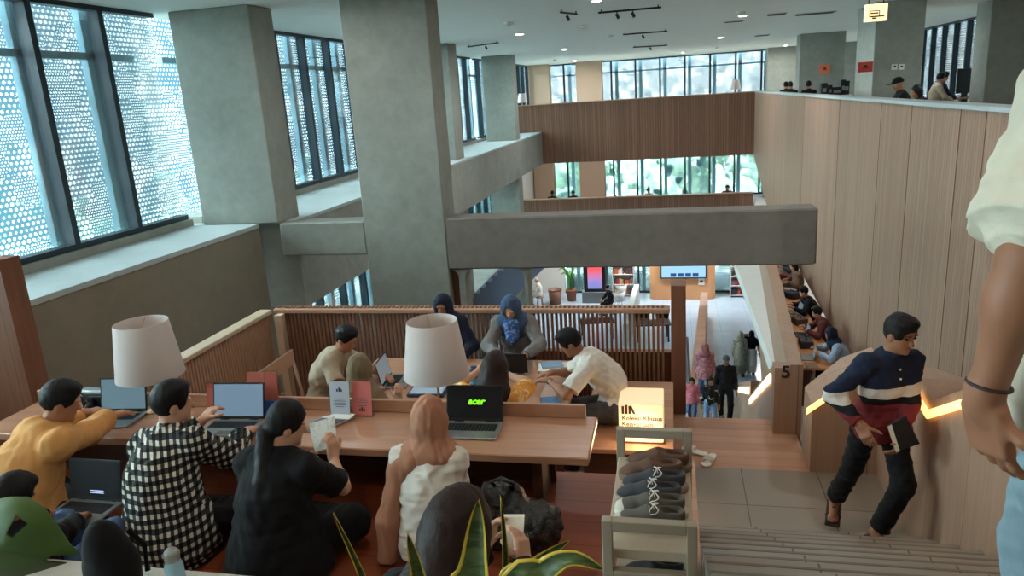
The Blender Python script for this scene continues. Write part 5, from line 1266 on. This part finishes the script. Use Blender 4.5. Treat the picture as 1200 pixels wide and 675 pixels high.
for i, (x, y, s) in enumerate(((-18, 4, .95), (-18.5, 12, .98), (-18, 20, .95), (-18.5, 28, .98), (-18, -7, .95))): tree(x, y, s, 'green tree outside the left windows', 'trees outside the left windows')
# ---------------------------------------------------------------- the people
def skin_m(name, rgb):
    t = NT(name); c = lin(rgb); n = t.noise(t.coord(), 14, 4)
    t.b.inputs['Subsurface Weight'].default_value = .06; t.b.inputs['Subsurface Radius'].default_value = (.02, .008, .004)
    return t.done(t.mix(n, rgba([q*.86 for q in c]), rgba([min(1, q*1.12) for q in c])), .5, .35)
SK = skin_m('skin_medium', (176, 126, 98)); SK2 = skin_m('skin_tan', (150, 102, 76)); SK3 = skin_m('skin_light', (196, 150, 124))
def hair_m(name, rgb):
    t = NT(name); c = lin(rgb); n = t.noise(t.coord('Object', (90, 90, 12)), 2.0, 4)
    t.bump(n, .5, .004); return t.done(t.mix(n, rgba([q*.5 for q in c]), rgba([q*1.5 for q in c])), .55, .2)
MAT['hair'] = hair_m('black_hair', (20, 18, 19)); HB = MAT['hair']; HBR = hair_m('dark_brown_hair', (40, 27, 23)); MAT['lip'] = plain('lips', (140, 84, 76), .5)
EYE = plain('eye_dark', (36, 28, 24), .2)
def cl(n, rgb, **k): return cloth(n, rgb, **k)
black = cl('black_cloth', (15, 15, 18)); navy = cl('navy_cloth', (30, 36, 54)); white = cl('white_cloth', (214, 208, 198)); cream = cl('cream_cloth', (206, 198, 178))
beige = cl('beige_cloth', (176, 160, 138)); jeans = cl('blue_jeans', (70, 96, 132)); ljeans = cl('pale_jeans', (124, 146, 156)); grey_ = cl('grey_cloth', (120, 118, 116)); dkgrey_ = cl('dark_grey_cloth', (74, 74, 76))
orange_ = cl('ochre_cloth', (208, 152, 92)); olive = cl('olive_cloth', (122, 108, 84)); brownsc = cl('brown_scarf', (166, 118, 94)); bluesc = cl('blue_scarf', (62, 84, 110)); pink = cl('pink_cloth', (200, 110, 122)); pinksc = cl('dusty_pink_scarf', (140, 86, 92)); khaki = cl('khaki_cloth', (150, 146, 128)); yellow_ = cl('yellow_orange_cloth', (224, 164, 86))
def plaid_m():
    t = NT('black_white_plaid'); v = t.coord(); w_ = t.noise(v, 5, 2); x, y, z = t.sep(v)
    u = t.math('ADD', t.math('ADD', x, t.math('MULTIPLY', y, .8)), t.math('MULTIPLY', w_, .03)); z = t.math('ADD', z, t.math('MULTIPLY', w_, .03))
    a = t.math('LESS_THAN', t.math('FRACT', t.math('DIVIDE', u, .044)), .52); b = t.math('LESS_THAN', t.math('FRACT', t.math('DIVIDE', z, .046)), .52)
    sm = t.math('MULTIPLY', t.math('ADD', a, b), .5)
    col = t.ramp(sm, [(0.0, lin((206, 202, 190))), (.4, lin((62, 62, 60))), (.8, lin((18, 20, 22)))], 'CONSTANT')
    t.bump(t.noise(v, 260, 2), .2, .002); return t.done(col, .85, .2)
def polo_m():
    t = NT('banded_polo'); v = t.coord(); x, y, z = t.sep(v); n = t.noise(v, 9, 3)
    z = t.math('ADD', t.math('ADD', z, t.math('MULTIPLY', x, .10)), t.math('MULTIPLY', n, .02))
    f = t.math('DIVIDE', t.math('SUBTRACT', z, .60), .8)
    c = t.ramp(f, [(0.0, lin((112, 40, 42))), (.515, lin((26, 24, 28))), (.575, lin((206, 196, 186))), (.665, lin((30, 36, 56)))], 'CONSTANT')
    t.bump(t.noise(v, 260, 2), .2, .002); return t.done(c, .85, .2)
def print_m(name, c1, c2, scale=26, thr=.52):
    t = NT(name); v = t.coord(); n = t.noise(v, scale, 3, .6, .8)
    return t.done(t.mix(t.ramp(n, [(thr, 0.0), (thr+.05, 1.0)]), rgba(lin(c1)), rgba(lin(c2))), .85, .2)
CROSS = dict(feet=((.13, .30, .075, -1, .25, 0), (-.12, .38, .07, 1, .25, 0)), knees=((-.265, .29, .14), (.265, .29, .14)))
def sitp(dz=.45, s=1.0, fwd=.42, gap=.10):
    return dict(feet=((-gap, fwd, -dz+.08), (gap, fwd, -dz+.08)), kpole=((-.1, 1, .6), (.1, 1, .6)))
def W(loc, rz, *p): return wl(loc, rz, p)
# ---- front row at the low table
L_ = (-3.70, 3.10, ZT); r_ = -.42
person('man in an ochre hoodie seen from behind typing at the far left', L_, r_, 1.72, (0, 0, .165), .50, -.05, .05, 0, (-.5, .35, 0),
       (W(L_, r_, -3.80, 3.80, TT+.10), W(L_, r_, -3.58, 3.78, TT+.10)), ((-.7, -.2, -.6), (.7, -.2, -.6)), **CROSS, skin=SK, hair='short', hairm=HB, top=dict(g=.034, loose=1.1, hood=1, name='hoodie'), topm=orange_, bot=dict(g=.02), botm=black, h=.008, hdir=((.1, 1, -.1), (0, 1, -.1)), curl=(.35, .35), wide=1.12, fold=.007, hem=.05)
L_ = (-2.71, 3.10, ZT); r_ = -.10
person('man in a black and white plaid shirt sitting on the terrace', L_, r_, 1.72, (0, 0, .165), .34, -.13, .06, 0, (-.75, .10, 0),
       (W(L_, r_, -2.86, 3.70, TT+.12), W(L_, r_, -2.58, 3.70, TT+.05)), ((-.7, -.2, -.6), (.6, -.3, -.7)), **CROSS, skin=SK3, hair='short', hairm=HB, top=dict(g=.034, loose=1.2, len=.085, flare=.25), topm=plaid_m(), bot=dict(g=.02), botm=black, h=.008, hdir=((.3, .7, .5), (-.1, 1, -.1)), curl=(.8, .3), wide=1.06, fold=.008)
L_ = (-2.03, 3.05, ZT); r_ = -.12
person('woman in black with a long dark ponytail reading a paper', L_, r_, 1.66, (0, 0, .13), .20, .0, .05, 0, (-.85, .30, 0),
       (W(L_, r_, -2.12, 3.46, TT-.06), W(L_, r_, -1.885, 3.48, TT+.03)), ((-.6, -.3, -.7), (.75, -.1, -.75)), **CROSS, skin=SK3, hair='pony', hairm=HB, top=dict(g=.030, sleeve='short', sl=.80, loose=1.35), topm=black, bot=dict(g=.045), botm=black, h=.008, hdir=((.3, .7, .4), (-.1, .2, 1)), hnrm=((1, 0, 0), (-1, .2, 0)), curl=(.5, .7), wide=1.14, fold=.006)
ps = thing('paper_sheet', 'pale printed paper held by the woman in black', 'paper', (-2.03, 3.56, TT-.0), 0)
m = MB(); a, b, c, d = ay(362, 497, 3.62), ay(392, 488, 3.60), ay(395, 522, 3.53), ay(369, 530, 3.53); th = Vector((0, .0016, 0)); m.hexa([d, c, c+th, d+th], [a, b, b+th, a+th]); sh_ = m.build('sheet', print_m('printed_paper', (206, 196, 184), (186, 172, 160), 30, .55), ps)
L_ = (-1.25, 3.26, ZT); r_ = .0
P4, J4 = person('woman in a brown headscarf and white blouse seen from behind', L_, r_, 1.58, (0, 0, .13), .12, .0, .03, 0, (.0, .15, 0),
       (W(L_, r_, -1.33, 3.57, TT-.10), W(L_, r_, -1.17, 3.57, TT-.10)), ((-.12, -.5, -1), (.12, -.5, -1)), **CROSS, skin=SK3, hair='hijab', hairm=brownsc, top=dict(g=.022, loose=1.05, len=.07, flare=.18, fq=70, name='blouse'), topm=white, bot=dict(g=.02), botm=beige, h=.008, curl=(.6, .6), wide=.94, fold=.009)
sd = SDF(); sh4 = J4['sh'][0]
sd.rc(J4['nb']+V3(-.07, -.07, -.02), sh4+V3(-.01, -.05, -.04), .058, .060, .04); sd.rc(sh4+V3(-.01, -.05, -.04), V3(-.20, -.10, .26), .060, .055, .04); sd.rc(V3(-.20, -.10, .26), V3(-.235, -.10, .03), .055, .050, .04, True)
blob('scarf_end', sd, .008, brownsc, P4, (.008, 100, (1, 1, .2)), 4)
# ---- near tier
L_ = (-.64, 1.64, -1.95); r_ = -.12
person('long haired person reading a small notebook behind the snake plant', L_, r_, 1.62, (0, 0, .13), .15, 0, .03, 0, (-.2, .45, 0),
       (W(L_, r_, -.66, 2.20, -1.55), W(L_, r_, -.505, 2.14, -1.56)), ((-.6, -.3, -.7), (.7, -.3, -.7)), **CROSS, skin=SK3, hair='long', hairm=HBR, top=dict(g=.028), topm=black, bot=dict(g=.02), botm=dkgrey_, h=.007, hdir=((.2, .6, .7), (-.2, .45, .85)), hnrm=((1, 0, 0), (-1, .3, 0)), curl=(.6, .75), hairlen=.30)
nb_ = thing('notebook', 'small open cream notebook held by the long haired person', 'notebook', (-.54, 2.24, -1.55), 0)
m = MB(); a, b, c, d = ay(588, 606, 2.26), ay(614, 606, 2.26), ay(612, 648, 2.18), ay(590, 652, 2.18); th = Vector((0, .012, .004)); m.hexa([d, c, c+th, d+th], [a, b, b+th, a+th]); m.build('pages', plain('cream_pages', (214, 204, 184), .8, .04), nb_)
L_ = (-3.08, 2.64, ZT+.006); r_ = -.12
person('dark haired person with a laptop on the lap behind the broad leaf', L_, r_, 1.52, (0, 0, .14), -.42, .16, .03, 0, (.0, .55, 0),
       (W(L_, r_, -3.30, 2.90, -2.02), W(L_, r_, -3.08, 2.90, -2.02)), ((-.8, -.3, -.4), (.8, -.3, -.4)), feet=((.10, .32, .075, -1, .25, 0), (-.12, .38, .07, 1, .25, 0)), knees=((-.18, .27, .26), (.16, .27, .26)), skin=SK2, hair='short', hairm=HB, top=dict(g=.022), topm=black, bot=dict(g=.02), botm=jeans, h=.009, curl=(.4, .4))
l4, T4 = laptop('open laptop with a dark video and caption on a lap at lower left', (-3.19, 3.02, -2.075), -.02, disp('screen_dark', (14, 18, 26), .25), .345, .235, 12)
for k in (0, 1): ltxt(l4, T4, 'the lantern in winter' if False else '________________', .011, .01, .060-.012*k, emit('caption_white', (190, 200, 225), .7), 'caption', 0, .0018)
q = ay(124, 640, 2.27)
tb = thing('backpack', 'rounded black backpack standing on the pale tier beside the broad leaf', 'bag', (q.x, 2.27, -1.949), .1)
sd = SDF(); sd.rc((0, 0, .05), (0, 0, .24), .095, .070, .03); sd.ell((0, .01, .13), (.12, .09, .14), None, .04); sd.ell((-.01, 0, .27), (.07, .07, .09), None, .05); sd.plane((0, 0, .004), (0, 0, -1), .02)
blob('body', sd, .007, black, tb, (.003, 40), 2)
for sx_ in (-.07, .07):
    m = MB(); m.tube([(sx_*.6, .09, .26), (sx_, .135, .16), (sx_*1.2, .105, .05)], .012, 8); m.build('strap', black, tb, True, False)
# ---- second table
L_ = (-3.24, 5.95, -2.82); r_ = -PI/2
person('man in a beige shirt leaning over the left end of the second table', L_, r_, 1.70, (0, 0, .165), .42, 0, .06, 0, (-.25, .45, 0),
       (W(L_, r_, -2.68, 6.10, z2+.06), W(L_, r_, -2.70, 5.78, z2+.06)), ((-.8, -.2, -.5), (.8, -.2, -.5)), **sitp(.45), skin=SK, hair='short', hairm=HB, top=dict(sleeve='short', g=.024), topm=beige, bot=dict(g=.016), botm=black, shoe='shoe', shoem=blk, h=.010, hh=.009, curl=(.4, .4))
L_ = (-2.44, 4.96, -2.80); r_ = -.15
person('child in an olive headscarf with one hand raised at the second table', L_, r_, 1.56, (0, 0, .19), .16, .0, .04, 0, (.15, .2, 0),
       (W(L_, r_, -2.62, 5.44, z2+.03), W(L_, r_, *(ay(467, 470, 5.20)))), ((-.7, -.2, -.5), (.8, -.2, -.6)), **sitp(.47, .88, .35), skin=SK3, hair='hijab', hairm=olive, top=dict(g=.02), topm=olive, bot=dict(g=.016), botm=dkgrey_, shoe='shoe', shoem=blk, h=.010, hdir=(None, (0, .1, 1)), hnrm=((0, 0, -1), (0, 1, 0)), curl=(.4, .5))
L_ = (-2.28, 7.03, -2.80); r_ = PI
person('person in a navy knitted cap behind the middle lamp', L_, r_, 1.62, (0, 0, .165), .20, 0, .04, 0, (0, .25, 0), (V3(-.2, .36, .30), V3(.2, .36, .30)), **sitp(.47, 1, .3), skin=SK2, hair='hijab', hairm=navy, top=dict(g=.02), topm=navy, bot=dict(g=.016), botm=black, h=.012)
L_ = (-1.57, 7.03, -2.80); r_ = PI
P11, J11 = person('woman in a blue headscarf and grey cardigan looking down at a laptop', L_, r_, 1.64, (0, 0, .165), .22, .0, .04, 0, (.0, .50, 0),
       (W(L_, r_, -1.40, 6.56, z2+.095), W(L_, r_, -1.66, 6.56, z2+.095)), ((-.9, -.2, -.4), (.9, -.2, -.4)), **sitp(.47, 1, .3), skin=SK3, hair='hijab', hairm=bluesc, top=dict(g=.026, name='cardigan'), topm=grey_, bot=dict(g=.016), botm=black, h=.009, curl=(.4, .4))
sd = SDF(); nbj = J11['nb']; sd.ell(nbj+V3(0, .115, -.12), (.075, .05, .13), None, .03); sd.ell(nbj+V3(.0, .10, -.02), (.09, .06, .07), None, .03); blob('scarf_end', sd, .008, print_m('blue_print_scarf', (60, 92, 150), (126, 150, 190), 30), P11, (.006, 100), 8)
L_ = (-1.35, 4.95, -2.80); r_ = 0
person('girl in a yellow orange top with long dark hair holding her head', L_, r_, 1.66, (0, 0, .17), .18, .03, .05, 0, (-.15, .35, 0),
       (W(L_, r_, *ay(562, 434, 5.33)), W(L_, r_, *ay(592, 438, 5.40))), ((-1, .35, -.25), (1, .45, -.15)), **sitp(.47, .9, .35), skin=SK3, hair='long', hairm=HBR, top=dict(g=.022, sleeve='short', sl=.9), topm=print_m('yellow_print', (216, 150, 70), (228, 200, 150), 16), bot=dict(g=.016), botm=dkgrey_, shoe='shoe', shoem=blk, h=.009, hdir=((.7, .2, .5), (-.8, .1, .1)), hnrm=((.3, -1, 0), (0, -1, 0)), curl=(.6, .4), hairlen=.26)
hq = ay(549, 446, 5.62); th_ = thing('headphones', 'white headphones on the second table beside the girl in yellow orange', 'headphones', (hq.x, 5.62, z2))
m = MB(); m.tube([(.075*math.cos(a), 0, .06+.075*math.sin(a)) for a in [PI*k/12 for k in range(13)]], .009, 8); m.build('headband', MAT['paper'], th_, True, False)
for sx_ in (-.075, .075):
    sd = SDF(); sd.ell((sx_, 0, .045), (.022, .038, .042)); blob('ear_cup', sd, .006, MAT['paper'], th_)
L_ = (-.50, 6.05, -2.85); r_ = PI/2
P13, J13 = person('man in a white T-shirt bent over the right end of the second table', L_, r_, 1.72, (0, 0, .165), .52, 0, .08, 0, (.1, .55, 0),
       (W(L_, r_, -1.06, 5.90, z2+.12), W(L_, r_, -1.06, 6.08, z2+.12)), ((-.8, -.2, -.5), (.8, -.2, -.5)), **sitp(.42, 1, .42), skin=SK2, hair='short', hairm=HB, top=dict(sleeve='short', g=.026, sl=.8), topm=white, bot=dict(g=.02), botm=dkgrey_, shoe='shoe', shoem=blk, h=.009, hdir=((.3, 1, -.1), (-.3, 1, -.1)), curl=(.7, .7), fold=.008)
for q in (0,):
    wv, ev = J13['wr'][q], J13['el'][q]; d_ = unit(wv-ev); m = MB(); c_ = wv-d_*.02
    m.tube([c_-d_*.012, c_+d_*.012], .031, 16); m.build('watch_strap', MAT['black'], P13, True, False)
    n_ = unit(np.cross(d_, V3(0, 0, 1))); f_ = c_+V3(0, 0, .012)-n_*0+V3(-.026, 0, 0); sd = SDF(); sd.ell(f_, (.010, .017, .017)); blob('watch_face', sd, .0035, MAT['paper'], P13)
# ---- boy on the near stair
L_ = (1.38, 4.86, ZD+.17); r_ = PI+.30
fr_, fl_ = az(972, 597, ZD+.09), az(1028, 622, ZD+.26)
hr_, hl_ = ay(1008, 497, 4.72), ay(1056, 515, 4.72)
def dl(x, y, z, rz): c, s = math.cos(-rz), math.sin(-rz); return (x*c-y*s, x*s+y*c, z)
pv = W(L_, r_, 1.36, 4.98, ZD+.17+.86-.04)
P14, J14 = person('boy in a banded polo shirt climbing the near stair with a black folder', L_, r_, 1.70, tuple(pv), .14, -.0, .0, 0, (.28, .22, .0),
       (W(L_, r_, *hl_), W(L_, r_, *hr_)) if False else (W(L_, r_, *hl_), W(L_, r_, *hr_)), ((-.8, -.6, -.3), (.8, -.6, -.3)),
       feet=(tuple(W(L_, r_, *fl_))+dl(.25, -1, 0, r_), tuple(W(L_, r_, *fr_))+dl(-.25, -1, -.25, r_)), kpole=((-.1, 1, .1), (.1, 1, .1)),
       skin=SK2, hair='short', hairm=HB, top=dict(g=.016, w=1.0, collar=1, name='polo_shirt', len=.09, flare=.165), topm=polo_m(), bot=dict(g=.014, cuff=.055), botm=black, shoe='sandal', shoem=plain('dark_sandal', (42, 34, 32), .6), h=.0065, hh=.0055, hdir=(dl(-.5, -.6, -.6, r_), dl(.35, -.5, -.8, r_)), hnrm=(dl(-.6, .5, .3, r_), dl(.3, .9, 0, r_)), curl=(.85, .45), face=EYE, fold=.007)
m = MB()
for k in (0, 1): m.lathe([(0, 0), (.007, 0), (.007, .003), (0, .004)], (0, 0, 0), 10)
nb_, U_ = J14['nb'], V3(0, 0, 1)
for k, dz in enumerate((.055, .115)):
    m = MB(); c_ = J14['nb']+V3(0, .115+.012*k, -dz); m.T = Matrix.Translation(Vector(c_)) @ Matrix.Rotation(-PI/2, 4, 'X'); m.lathe([(0, 0), (.007, 0), (.007, .004), (0, .005)], (0, 0, 0), 10); m.build('button', MAT['paper'], P14, True, False)
fo = thing('folder', 'black folder with a white edge carried by the walking boy', 'folder', (1.42, 4.66, -2.3), 0)
m = MB(); a, b, c, d = ay(1040, 500, 4.62), ay(1062, 488, 4.66), ay(1078, 520, 4.66), ay(1050, 530, 4.62); th = Vector((0, .02, 0)); m.hexa([d, c, c+th, d+th], [a, b, b+th, a+th]); m.build('cover', MAT['black'], fo)
m = MB(); e = Vector((0, -.002, 0)); a2, d2 = a+e, d+e; w_ = (b-a)*.22; m.hexa([d2, d2+(c-d)*.16, d2+(c-d)*.16+Vector((0, .003, 0)), d2+Vector((0, .003, 0))], [a2, a2+w_, a2+w_+Vector((0, .003, 0)), a2+Vector((0, .003, 0))]); m.build('white_edge', MAT['paper'], fo)
# ---- person at the right edge
L_ = (.88, 1.46, -1.57); r_ = -.25
P15, J15 = person('standing person in a cream sweater, cut off by the right edge', L_, r_, 1.91, (0, 0, 1.01), .0, 0, .0, 0, (-.4, .1, 0),
       (W(L_, r_, *ay(1153, 470, 1.40)), V3(.30, .02, .80)), ((-.25, -1, .0), (.4, -1, 0)), feet=((-.11, .05, .085), (.11, -.02, .085)), skin=SK2, hair='short', hairm=HB,
       top=dict(g=.032, sleeve='short', sl=.86, name='sweater', fq=52, puff=.078, loose=1.12, len=.10, flare=.20), topm=cream, bot=dict(g=.012), botm=ljeans, shoe='shoe', shoem=white_r, h=.0055, hdir=((.22, .12, -1), None), hnrm=((.75, .65, 0), (-1, 0, 0)), curl=(.55, .5), fold=.0075, wide=1.0, sl_r=1.3)
wv, ev = J15['wr'][0], J15['el'][0]; d_ = unit(wv-ev); c_ = wv-d_*.035; bq = basis(d_, V3(0, 1, 0)); m = MB(); pts = [tuple(c_+bq[0]*.036*math.cos(2*PI*k/20)+bq[1]*.036*math.sin(2*PI*k/20)+d_*.006*math.sin(2*PI*k/20)) for k in range(21)]; m.tube(pts, .0035, 6, caps=False); m.build('bracelet', plain('dark_brown_cord', (52, 34, 30), .6), P15, True, False)
# ---- people on the long stair and in the hall
def stand(label, loc, rz, H, skin, hair, hairm, topm, botm, top=None, bot=None, walk=.16, hands=None, group=None, h=.016, shoem=None, hx=.0):
    s = H/1.7
    return person(label, loc, rz, H, (0, 0, .89*s), .03, 0, 0, 0, (0, .1, 0), hands or (V3(-.24, .10, .80)*s, V3(.24, -.02, .80)*s), ((-.3, -1, 0), (.3, -1, 0)),
                  feet=((-.09*s, walk, .085*s), (.09*s, -walk*.7, .10*s)), skin=skin, hair=hair, hairm=hairm, top=top or dict(g=.02), topm=topm, bot=bot or dict(g=.016), botm=botm, shoe='shoe', shoem=shoem or blk, h=h, group=group)
stand('man in black with a grey cap walking up the long stair', (1.19, 16.6, zl), PI, 1.66, SK2, 'cap', dkgrey_, black, black)
q = ay(832, 478, 16.1); stand('child in a black and white top and pale jeans on the long stair', (q.x, 16.1, zl), PI+.1, 1.32, SK2, 'bob', HB, print_m('black_white_top', (30, 30, 32), (190, 186, 178), 7, .56), cl('washed_jeans', (112, 136, 170)), h=.013)
q = ay(826, 440, 17.75); stand('woman in a dusty pink headscarf and printed tunic on the long stair', (q.x, 17.75, zl), PI, 1.55, SK, 'hijab', pinksc, print_m('pink_print', (150, 92, 98), (186, 140, 140), 22), jeans, dict(g=.03, len=.22, flare=.22, loose=1.1))
q = ay(811, 450, 16.5); stand('small girl in a pink tunic and blue jeans by the brown post', (q.x, 16.5, zl), PI-.1, 1.12, SK, 'bob', HB, print_m('pink_flower', (206, 112, 124), (230, 190, 190), 26, .6), jeans, dict(g=.028, len=.16, flare=.18, loose=1.1), h=.012)
def floor_at(u, v): return az(u, v, -9.9)
q = floor_at(867, 440); stand('woman in khaki with a headscarf walking away through the hall', (q.x, q.y, -9.9), .1, 1.62, SK, 'hijab', khaki, print_m('khaki_print', (140, 138, 120), (176, 172, 156), 18), khaki, dict(g=.03, len=.45, flare=.24, loose=1.15), dict(g=.02, skirt=.22))
q = floor_at(880, 438); stand('woman in a black top and white skirt in the hall', (q.x, q.y, -9.9), -.1, 1.58, SK, 'hijab', black, black, white, dict(g=.02, sleeve='short'), dict(g=.02, skirt=.20, name='skirt'), hands=(V3(-.16, .12, 1.42), V3(.26, .02, .78)))
def seated(label, loc, rz, H, skin, hair, hairm, topm, botm, seat=.45, lean=.2, hands=None, h=.016, group=None, top=None, stool=True, head=(0, .2, 0), fwd=.40):
    s = H/1.7; L0 = (loc[0], loc[1], loc[2]+seat)
    if stool:
        short = ' '.join(label.replace('seated ', '').split()[:9]); t = thing('stool', 'small round stool under the %s' % short, 'stool', (loc[0], loc[1], loc[2]), 0)
        MB().lathe([(0, seat-.05), (.19, seat-.05), (.19, seat-.012), (.17, seat-.004), (0, seat-.004)], (0, 0, 0), 20).build('seat', MAT['rail'], t, True, False)
        for a in range(4):
            m = MB(); an_ = PI/4+a*PI/2; m.tube([(.17*math.cos(an_), .17*math.sin(an_), 0), (.12*math.cos(an_), .12*math.sin(an_), seat-.05)], .014, 8); m.build('leg', MAT['black'], t, True, False)
    return person(label, L0, rz, H, (0, 0, .165), lean, 0, .04, 0, head, hands or (V3(-.16, .36, .26), V3(.16, .36, .26)), ((-.7, -.3, -.5), (.7, -.3, -.5)), **sitp(seat, 1, fwd), skin=skin, hair=hair, hairm=hairm, top=top or dict(g=.02), topm=topm, bot=dict(g=.016), botm=botm, shoe='shoe', shoem=blk, h=h, group=group)
zu, zm = -1.5, -5.7
seated('seated man in a black cap behind the oak wall', (4.16, 15.1, zu), PI/2, 1.68, SK2, 'cap', black, black, black, .45, .1, h=.013)
seated('seated person showing only dark hair behind the oak wall', (4.33, 14.25, zu), PI/2, 1.42, SK2, 'bob', HB, black, black, .45, .35, h=.013)
seated('seated person in a pale top by the right facade window', (6.5, 21.0, zu), -PI/2, 1.66, SK, 'short', HB, beige, black, .45, .1)
seated('seated person in a dark top by the right facade window', (6.78, 21.6, zu), -PI/2, 1.66, SK, 'short', HB, navy, black, .47, .1)
for (u, y, lab) in ((907, 27.5, 'seated reader behind the balcony corner, left of three'), (924, 26.5, 'seated reader behind the balcony corner, middle of three'), (948, 24.3, 'seated reader in front of the pale column with the notice')):
    q = ay(u, 102, y); seated(lab, (max(q.x, 3.85), y, zu), 0, 1.64, SK2, 'short', HB, black, black, .45, .05, h=.018)
for (u, lab, hm, tm) in ((647, 'dark haired reader behind the lower balcony at the left', HB, black), (672, 'reader looking up behind the lower balcony by the second column', HB, navy), (760, 'reader in the middle of the lower balcony', HB, white), (852, 'reader in dark red at the right part of the lower balcony', HB, cl('dark_red', (120, 50, 48)))):
    q = ay(u, 228, 33.4); seated(lab, (q.x, 33.4, zm), PI if u != 647 else 0, 1.62, SK, 'short', hm, tm, black, .45, .08, h=.018)
# readers along the long desk of the middle floor
for (y, lab, hr_k, hm, tm) in ((13.45, 'reader in dark blue headscarf and pale blue shirt at the near desk end', 'hijab', navy, cl('pale_blue_shirt', (150, 172, 196))), (14.75, 'reader in dark red, second along the long desk', 'short', HB, cl('maroon', (92, 44, 40))), (16.3, 'reader in black, third along the long desk', 'short', HB, black), (18.6, 'reader in brown, fourth along the long desk', 'bob', HB, cl('brown_top', (110, 84, 66))), (20.1, 'reader in grey at the far end of the long desk', 'short', HB, dkgrey_)):
    X = 3.02 if y < 20 else 3.10
    seated(lab, (X, y, zm), PI/2, 1.64, SK, hr_k, hm, tm, black, .45, .38 if y < 18 else .12, (V3(-.16, .46, .44), V3(.16, .46, .44)) if y < 18 else (V3(-.15, .25, .42), V3(.15, .25, .42)), h=.014, fwd=.40 if y < 18 else .12)
# people in the hall
q = floor_at(633, 358); seated('seated person in white with a white cap at the left of the hall', (q.x, q.y, -9.9), PI/2, 1.66, SK, 'cap', white, white, white, .45, .1)
q = floor_at(716, 368); seated('seated person in black in the hall beside the pale low wall', (q.x, q.y, -9.9), PI/2+.4, 1.66, SK, 'short', HB, black, black, .45, .15)
# ---------------------------------------------------------------- round fill lamps added to brighten the interior
def fill_lamp(x, y, z, power, label, col=(.97, .98, .98), r=.08):
    t = thing('ceiling_fill_lamp', label, 'ceiling light', (x, y, z), 0, 'added fill lamps in the ceilings')
    m = MB(); m.lathe([(r+.035, 0.0), (r+.035, -.014), (r, -.014), (r, -.002)], (x, y, z), 20); m.build('ring', MAT['white'], t, True)
    l = bpy.data.lights.new('fill_lamp', 'AREA'); l.shape = 'DISK'; l.size = r*2; l.energy = power; l.color = col
    o = bpy.data.objects.new('fill_lamp_light', l); C.objects.link(o); o.parent = t; o.location = (0, 0, -.004)
for x in (-4.6, -1.6, 1.4):
    for y in (-2.5, 1.0, 4.5): fill_lamp(x, y, ZC, 13, 'added round fill lamp in the ceiling above the front table', (1.0, .84, .70))
for x in (-4.4, -1.2, 1.8):
    for y in (8.5, 13.0): fill_lamp(x, y, ZC, 22, 'added round fill lamp in the ceiling above the concrete beam')
for x in (-3.6, 1.6):
    for y in (18.5, 26.5): fill_lamp(x, y, ZC, 80, 'added round fill lamp in the ceiling above the entrance hall')
for x in (-4.5, 0.5, 5.0):
    fill_lamp(x, 36.5, ZC, 70, 'added round fill lamp above the far top floor'); fill_lamp(x, 35.5, -1.8, 70, 'added round fill lamp under the far top floor slab')
for y in (8, 14, 22, 30): fill_lamp(6.0, y, ZC, 35, 'added round fill lamp above the right part of the top floor')
for y in (13, 17, 21, 25, 29): fill_lamp(4.4, y, -1.8, 60, 'added round fill lamp under the right top floor slab')
for x in (-4.5, -1.5, 1.0, 4.0):
    fill_lamp(x, 34.0, -6.0, 110, 'added round fill lamp under the middle floor slab above the hall shelves')
area('portal', (-.9, 36.8, -8.4), (-PI/2, 0, 0), 9, 3, 1, portal=True)
# ---------------------------------------------------------------- camera and output
cd = bpy.data.cameras.new('camera'); cam = bpy.data.objects.new('camera', cd); C.objects.link(cam)
cd.sensor_width = 36; cd.lens = FPX/1200*36; cd.clip_start = .05; cd.clip_end = 500
mw = Matrix(((CAMX[0], -CAMD[0], -_F[0], 0), (CAMX[1], -CAMD[1], -_F[1], 0), (CAMX[2], -CAMD[2], -_F[2], E), (0, 0, 0, 1)))
cam.matrix_world = mw
sc = bpy.context.scene; sc.camera = cam
sc.view_settings.view_transform = 'Standard'; sc.view_settings.look = 'None'; sc.view_settings.gamma = 1; sc.view_settings.use_curve_mapping = False
sc.view_settings.exposure = EXPOSURE
sc.cycles.max_bounces = 8; sc.cycles.diffuse_bounces = 4; sc.cycles.glossy_bounces = 3; sc.cycles.transmission_bounces = 4; sc.cycles.transparent_max_bounces = 12
sc.cycles.use_denoising = True; sc.cycles.sample_clamp_indirect = 6; sc.cycles.caustics_reflective = False; sc.cycles.caustics_refractive = False
